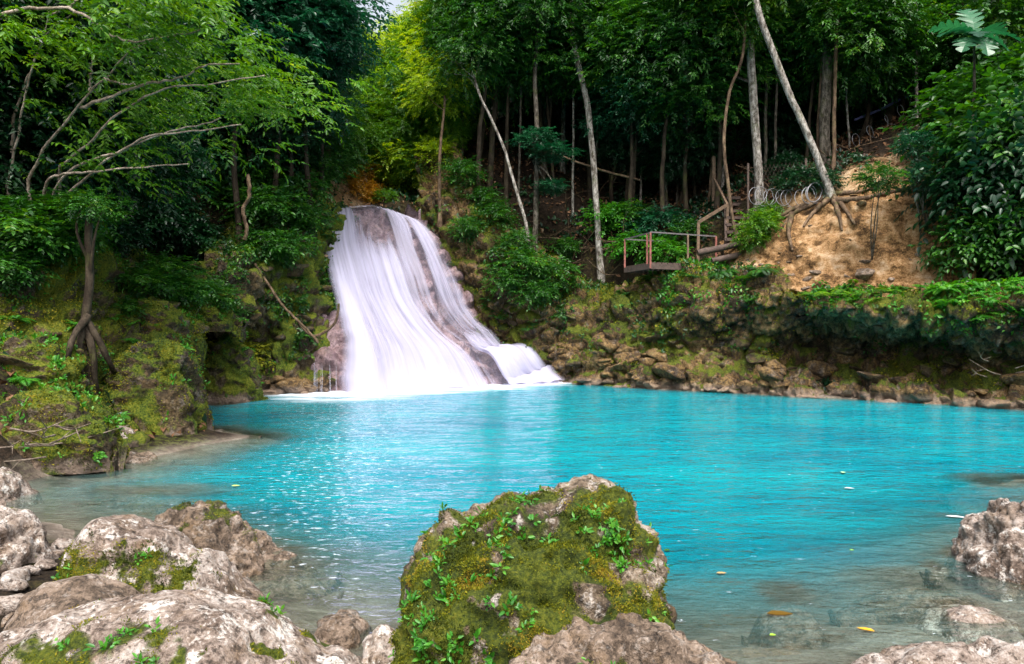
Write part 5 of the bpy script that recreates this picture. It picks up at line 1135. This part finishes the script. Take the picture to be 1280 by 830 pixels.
for q_ in (B + (C_ - B) * .1 + (A - B) * .2, B + (C_ - B) * .8 + (A - B) * .1, A + (B - A) * .2):
    zg = drop(q_[0], q_[1], zt - .2)
    if zg > 3.2: beam([q_[0], q_[1], min(zg, 3.9) - .1], [q_[0], q_[1], zt - .1], .12, .12, 'support', 'deck', pf, pc)
# steps beside the platform
s0, s1 = P(925, 300, 25.6), P(924, 248, 28.2)
stp = thing('wooden_steps', 'dark wooden steps climbing the slope beside the crooked brown tree', 'steps', (s0[0], s0[1], float(terr(s0[0], s0[1])[0])))
sb_ = np.array(stp.location)
for k in range(7):
    p_ = s0 + (s1 - s0) * k / 6; beam(p_ - [.5, 0, 0], p_ + [.5, 0, 0], .30, .10, 'tread', 'deck', stp, sb_)
for sx in (-.5, .5): beam(s0 + [sx, -.1, -.12], s1 + [sx, .1, -.12], .07, .2, 'stringer', 'deck', stp, sb_)
for k in (0, 3, 6):
    p_ = s0 + (s1 - s0) * k / 6; zg = float(terr(p_[0], p_[1])[0])
    for sx in (-.5, .5): beam([p_[0] + sx, p_[1], min(zg, p_[2]) - .3], [p_[0] + sx, p_[1], p_[2] - .1], .09, .09, 'support', 'deck', stp, sb_)
h0 = P(872, 305, 26.4); hr = thing('handrail', 'rough timber handrail rising between the platform and the steps', 'handrail', tuple(h0)); hz0 = float(terr(h0[0], h0[1])[0])
h1, h2 = P(873, 278, 26.4), P(909, 256, 26.8); h3 = P(892, 222, 28.5)
beam([h0[0], h0[1], hz0 - .1], h1, .09, .09, 'post', 'post_tan', hr, h0); beam(h1, h2, .08, .10, 'rail', 'post_tan', hr, h0)
zg = float(terr(h2[0], h2[1])[0]); beam([h2[0], h2[1], zg - .1], h2, .09, .09, 'post', 'post_tan', hr, h0); beam(h2, h3, .07, .08, 'rail', 'post_tan', hr, h0)
zg = float(terr(h3[0], h3[1])[0]); beam([h3[0], h3[1], zg - .1], h3 + [0, 0, .8], .12, .12, 'post', 'post_tan', hr, h0)
# logs on the ground beside the platform
for (a, b1, wp, lab) in ((P(872, 316, 25.2), P(925, 305, 25.2), .22, 'dark log step at the end of the platform'), (P(890, 326, 24.9), P(928, 318, 24.9), .2, 'lower dark log step at the end of the platform')):
    b_ = Bag(); b_.tube(resample([a, b1], 10), wp / 2, 9, wob=.12); o = tag(b_.build('log', M['deck'], None), lab, 'log')
    zg = float(terr((a[0] + b1[0]) / 2, a[1])[0])
def coil(name, label, path, rad_, turns, mat='wire', tube=.013, tilt=.0, seed=0):
    r = np.random.default_rng(seed); n = int(turns * 22); p_ = smooth_path([P(*q_) for q_ in path], n); t = np.linspace(0, turns * 2 * np.pi, n)
    d = unit(np.gradient(p_, axis=0)); s = unit(np.cross(d, [0, 0, 1.])); u = np.cross(s, d)
    k = np.repeat(r.uniform(.75, 1.1, int(turns) + 1), 22)[:n] if n <= (int(turns) + 1) * 22 else 1
    hx = unit(np.array([.9, .45, .1])); hz = unit(np.array([.1, .25, 1.]))
    V = p_ + (hx * np.cos(t)[:, None] + hz * np.sin(t)[:, None]) * (rad_ * np.asarray(k))[:, None] + np.array([0, .1, 0]) * np.sin(t * .37)[:, None]
    b_ = Bag(); b_.tube(V, tube, 5); return tag(b_.build(name, M[mat]), label, 'wire coil')
coil('wire_coil', 'pale coil of fencing wire lying beside the mottled white tree', [(942, 244, 24.9), (965, 247, 24.8), (990, 248, 24.7), (1004, 248, 24.6)], .32, 8, seed=1, tube=.010)
coil('wire_coil', 'single bright wire ring lying at the top of the bare earth', [(1010, 244, 24.2), (1020, 241, 24.2)], .34, 3, seed=2, tube=.014)
coil('wire_coil', 'stretched coil of wire climbing the slope behind the leaning tree', [(1022, 205, 26.8), (1050, 190, 27), (1085, 170, 27.2), (1120, 145, 27.5), (1165, 118, 28)], .36, 7.5, seed=3, tube=.010)
b_ = Bag(); p_ = [P(1068, 150, 28.4), P(1100, 137, 28.4), P(1130, 122, 28.4), P(1172, 104, 28.4)]; b_.tube(smooth_path(p_, 12), .05, 8); tag(b_.build('pipe', M['blue_pipe']), 'dull blue pipe running up the shaded slope', 'pipe')
fz = thing('wire_fence', 'sagging chain wire fence behind the coiled wire', 'fence', tuple(P(990, 250, 25.6)))
fo0 = np.array(fz.location); b_ = Bag(); a, b1 = P(935, 252, 25.8), P(1080, 240, 25.6)
for k in range(30):
    t = k / 29
    for sg in (-1, 1):
        t2 = t + sg * .16
        if 0 <= t2 <= 1: b_.tube(np.array([a + (b1 - a) * t, a + (b1 - a) * t2 + [0, 0, 1.2]]), .0035, 4, False)
b_.build('wire_mesh', M['deck'], fz, fo0)
for t in (0, .5, 1): beam(a + (b1 - a) * t + [0, 0, -.6], a + (b1 - a) * t + [0, 0, 1.3], .06, .06, 'post', 'deck', fz, fo0)

# ------------------------------------------------------------------ roots and fallen branches
rt = thing('exposed_roots', 'tangle of brown roots over the top of the bare earth under the leaning tree', 'roots', tuple(P(1038, 246, 24.9))); rb = np.array(rt.location)
for pts in ([(1038, 244), (1020, 252), (1000, 262), (985, 275), (975, 290)], [(1040, 246), (1055, 262), (1068, 282)], [(1036, 246), (1012, 258), (992, 268), (970, 278)], [(1042, 244), (1070, 242), (1095, 236)], [(1040, 248), (1048, 270), (1052, 290)], [(1036, 250), (1022, 262), (1010, 275), (1004, 285)], [(1010, 256), (985, 266), (962, 284), (950, 300)], [(1048, 252), (1078, 250), (1120, 240), (1150, 236)], [(990, 268), (985, 290), (990, 315)]):
    pq = smooth_path([(px, py, 0) for px, py in pts], 16); p_ = []
    for px, py, _z in pq:
        h = surf(px, py); p_.append(h + [0, -.03, .04] if h is not None else P(px, py, 24.4))
    p_ = np.array(p_); p_[1:-1] = (p_[:-2] + p_[1:-1] + p_[2:]) / 3
    b_ = Bag(); b_.tube(p_, np.linspace(.10, .035, 16), 6, wob=.2); b_.build('root', M['bark_brown'], rt, rb)
def ground_hit(px, py, y0=8, y1=45):
    ys = np.linspace(y0, y1, 300); xs = (px - 640) / FPX * ys; los = H - (py - HOR) / FPX * ys
    h = np.nonzero(terr(xs, ys) > los)[0]; y = ys[h[0]] if len(h) else y1; return np.array([(px - 640) / FPX * y, y, H - (py - HOR) / FPX * y])
def branch(px, py, L, label, group, mat, Y0=8, thick=.025, el=.5, Y=None):
    g = ground_hit(px, py, Y0) if Y is None else P(px, py, Y); a = R0.uniform(0, 6.28); d = unit(np.array([math.cos(a), math.sin(a) * .5, R0.uniform(0, el)]))
    p_ = smooth_path([g, g + d * L * .5 + R0.normal(size=3) * .08 * L, g + d * L + R0.normal(size=3) * .1 * L], 12)
    b_ = Bag(); b_.tube(p_, np.linspace(thick, thick * .35, 12), 6)
    for _ in range(2):
        j = R0.integers(3, 9); d2 = unit(d + R0.normal(size=3) * .6); b_.tube(resample([p_[j], p_[j] + d2 * L * .35], 5), np.linspace(thick * .6, thick * .2, 5), 5)
    o = b_.build('fallen_branch', M[mat], None, g); o.location = tuple(g); return tag(o, label, 'branch', group)
for _ in range(34): branch(R0.uniform(680, 790), R0.uniform(245, 350), R0.uniform(.8, 2.0), 'dead brown branch in the brushwood between the white tree and the falls', 'brushwood by the white tree', 'bark_brown', 20, .025)
for _ in range(16): branch(R0.uniform(900, 1180), R0.uniform(140, 240), R0.uniform(.8, 1.8), 'dead branch lying on the dark slope behind the coiled wire', 'dead branches on the upper slope', 'bark_brown', 22, .025)
for _ in range(10): branch(R0.uniform(-5, 85), R0.uniform(528, 575), R0.uniform(.5, 1.1), 'bare driftwood stick heaped at the foot of the mossy bank', 'driftwood sticks', 'driftwood', 8, .016, .2, Y=R0.uniform(10.1, 10.6))
for _ in range(12): branch(R0.uniform(230, 330), R0.uniform(230, 320), R0.uniform(.6, 1.3), 'dead twig hanging in the dark hollow above the shaded bank', 'twigs in the dark hollow', 'bark_brown', 16, .018)
for _ in range(6): branch(R0.uniform(1225, 1275), R0.uniform(450, 475), R0.uniform(.4, .7), 'bare stick wedged under the ledge at the end of the bank', 'sticks under the ledge', 'driftwood', 16, .016, Y=19.0)
for _ in range(8): branch(R0.uniform(180, 260), R0.uniform(425, 445), R0.uniform(.4, .8), 'thin root lying on top of the mossy block', 'roots on the mossy block', 'stick', 12, .018, .1)

# ------------------------------------------------------------------ leaves afloat
def float_leaf(px, py, L, c, label, rz, wr=.4):
    g = G(px, py); V, F, _k = leaf_arrays(np.zeros((1, 3)), np.array([[1., 0, 0]]), np.array([[0, 0, 1.]]), L, L * wr, .05, .02, hi=True)
    Vb = V - [0, 0, .004]; V = np.vstack([V, Vb]); F = np.vstack([F, F[:, ::-1] + 7])
    nm = 'leaf_%s' % label.split()[0]
    if nm not in M: M[nm] = plain_material(nm, c, .5, 0, .25, 40)
    o = obj('floating_leaf', mesh('floating_leaf', V - [L / 2, 0, 0], F, True), M[nm]); o.location = (g[0], g[1], .022); o.rotation_euler = (.05, .04, rz); return tag(o, label, 'leaf')
float_leaf(975, 770, .21, (1., .36, .03), 'orange fallen leaf floating over the whitish stone', .12)
float_leaf(1082, 790, .12, (.85, .42, .03), 'amber fallen leaf floating near the flat pale rock', 2.4, .5)
float_leaf(295, 609, .12, (.65, .75, .15), 'lime leaf floating behind the pitted tan boulder', .6, .5)
float_leaf(834, 690, .07, (.7, .65, .08), 'yellow leaf floating beside the big mossy boulder', .5, .6)
float_leaf(1054, 592, .12, (.5, .8, .45), 'pale green leaf floating far out on the open pool', 1., .6)
float_leaf(1062, 612, .14, (.85, .88, .85), 'white petal like leaf floating out on the pool', 0, .35)
float_leaf(1196, 648, .24, (.9, .9, .9), 'whitish long leaf floating near the knobbly boulder', -.1, .25)
float_leaf(902, 719, .10, (.5, .3, .12), 'brown small leaf floating in open water', .2, .4)
float_leaf(966, 797, .05, (.35, .6, .05), 'green speck of leaf floating in the shallows', .2, .6)
float_leaf(1065, 690, .05, (.3, .5, .06), 'olive small leaf floating in front of the knobbly boulder', .2, .6)
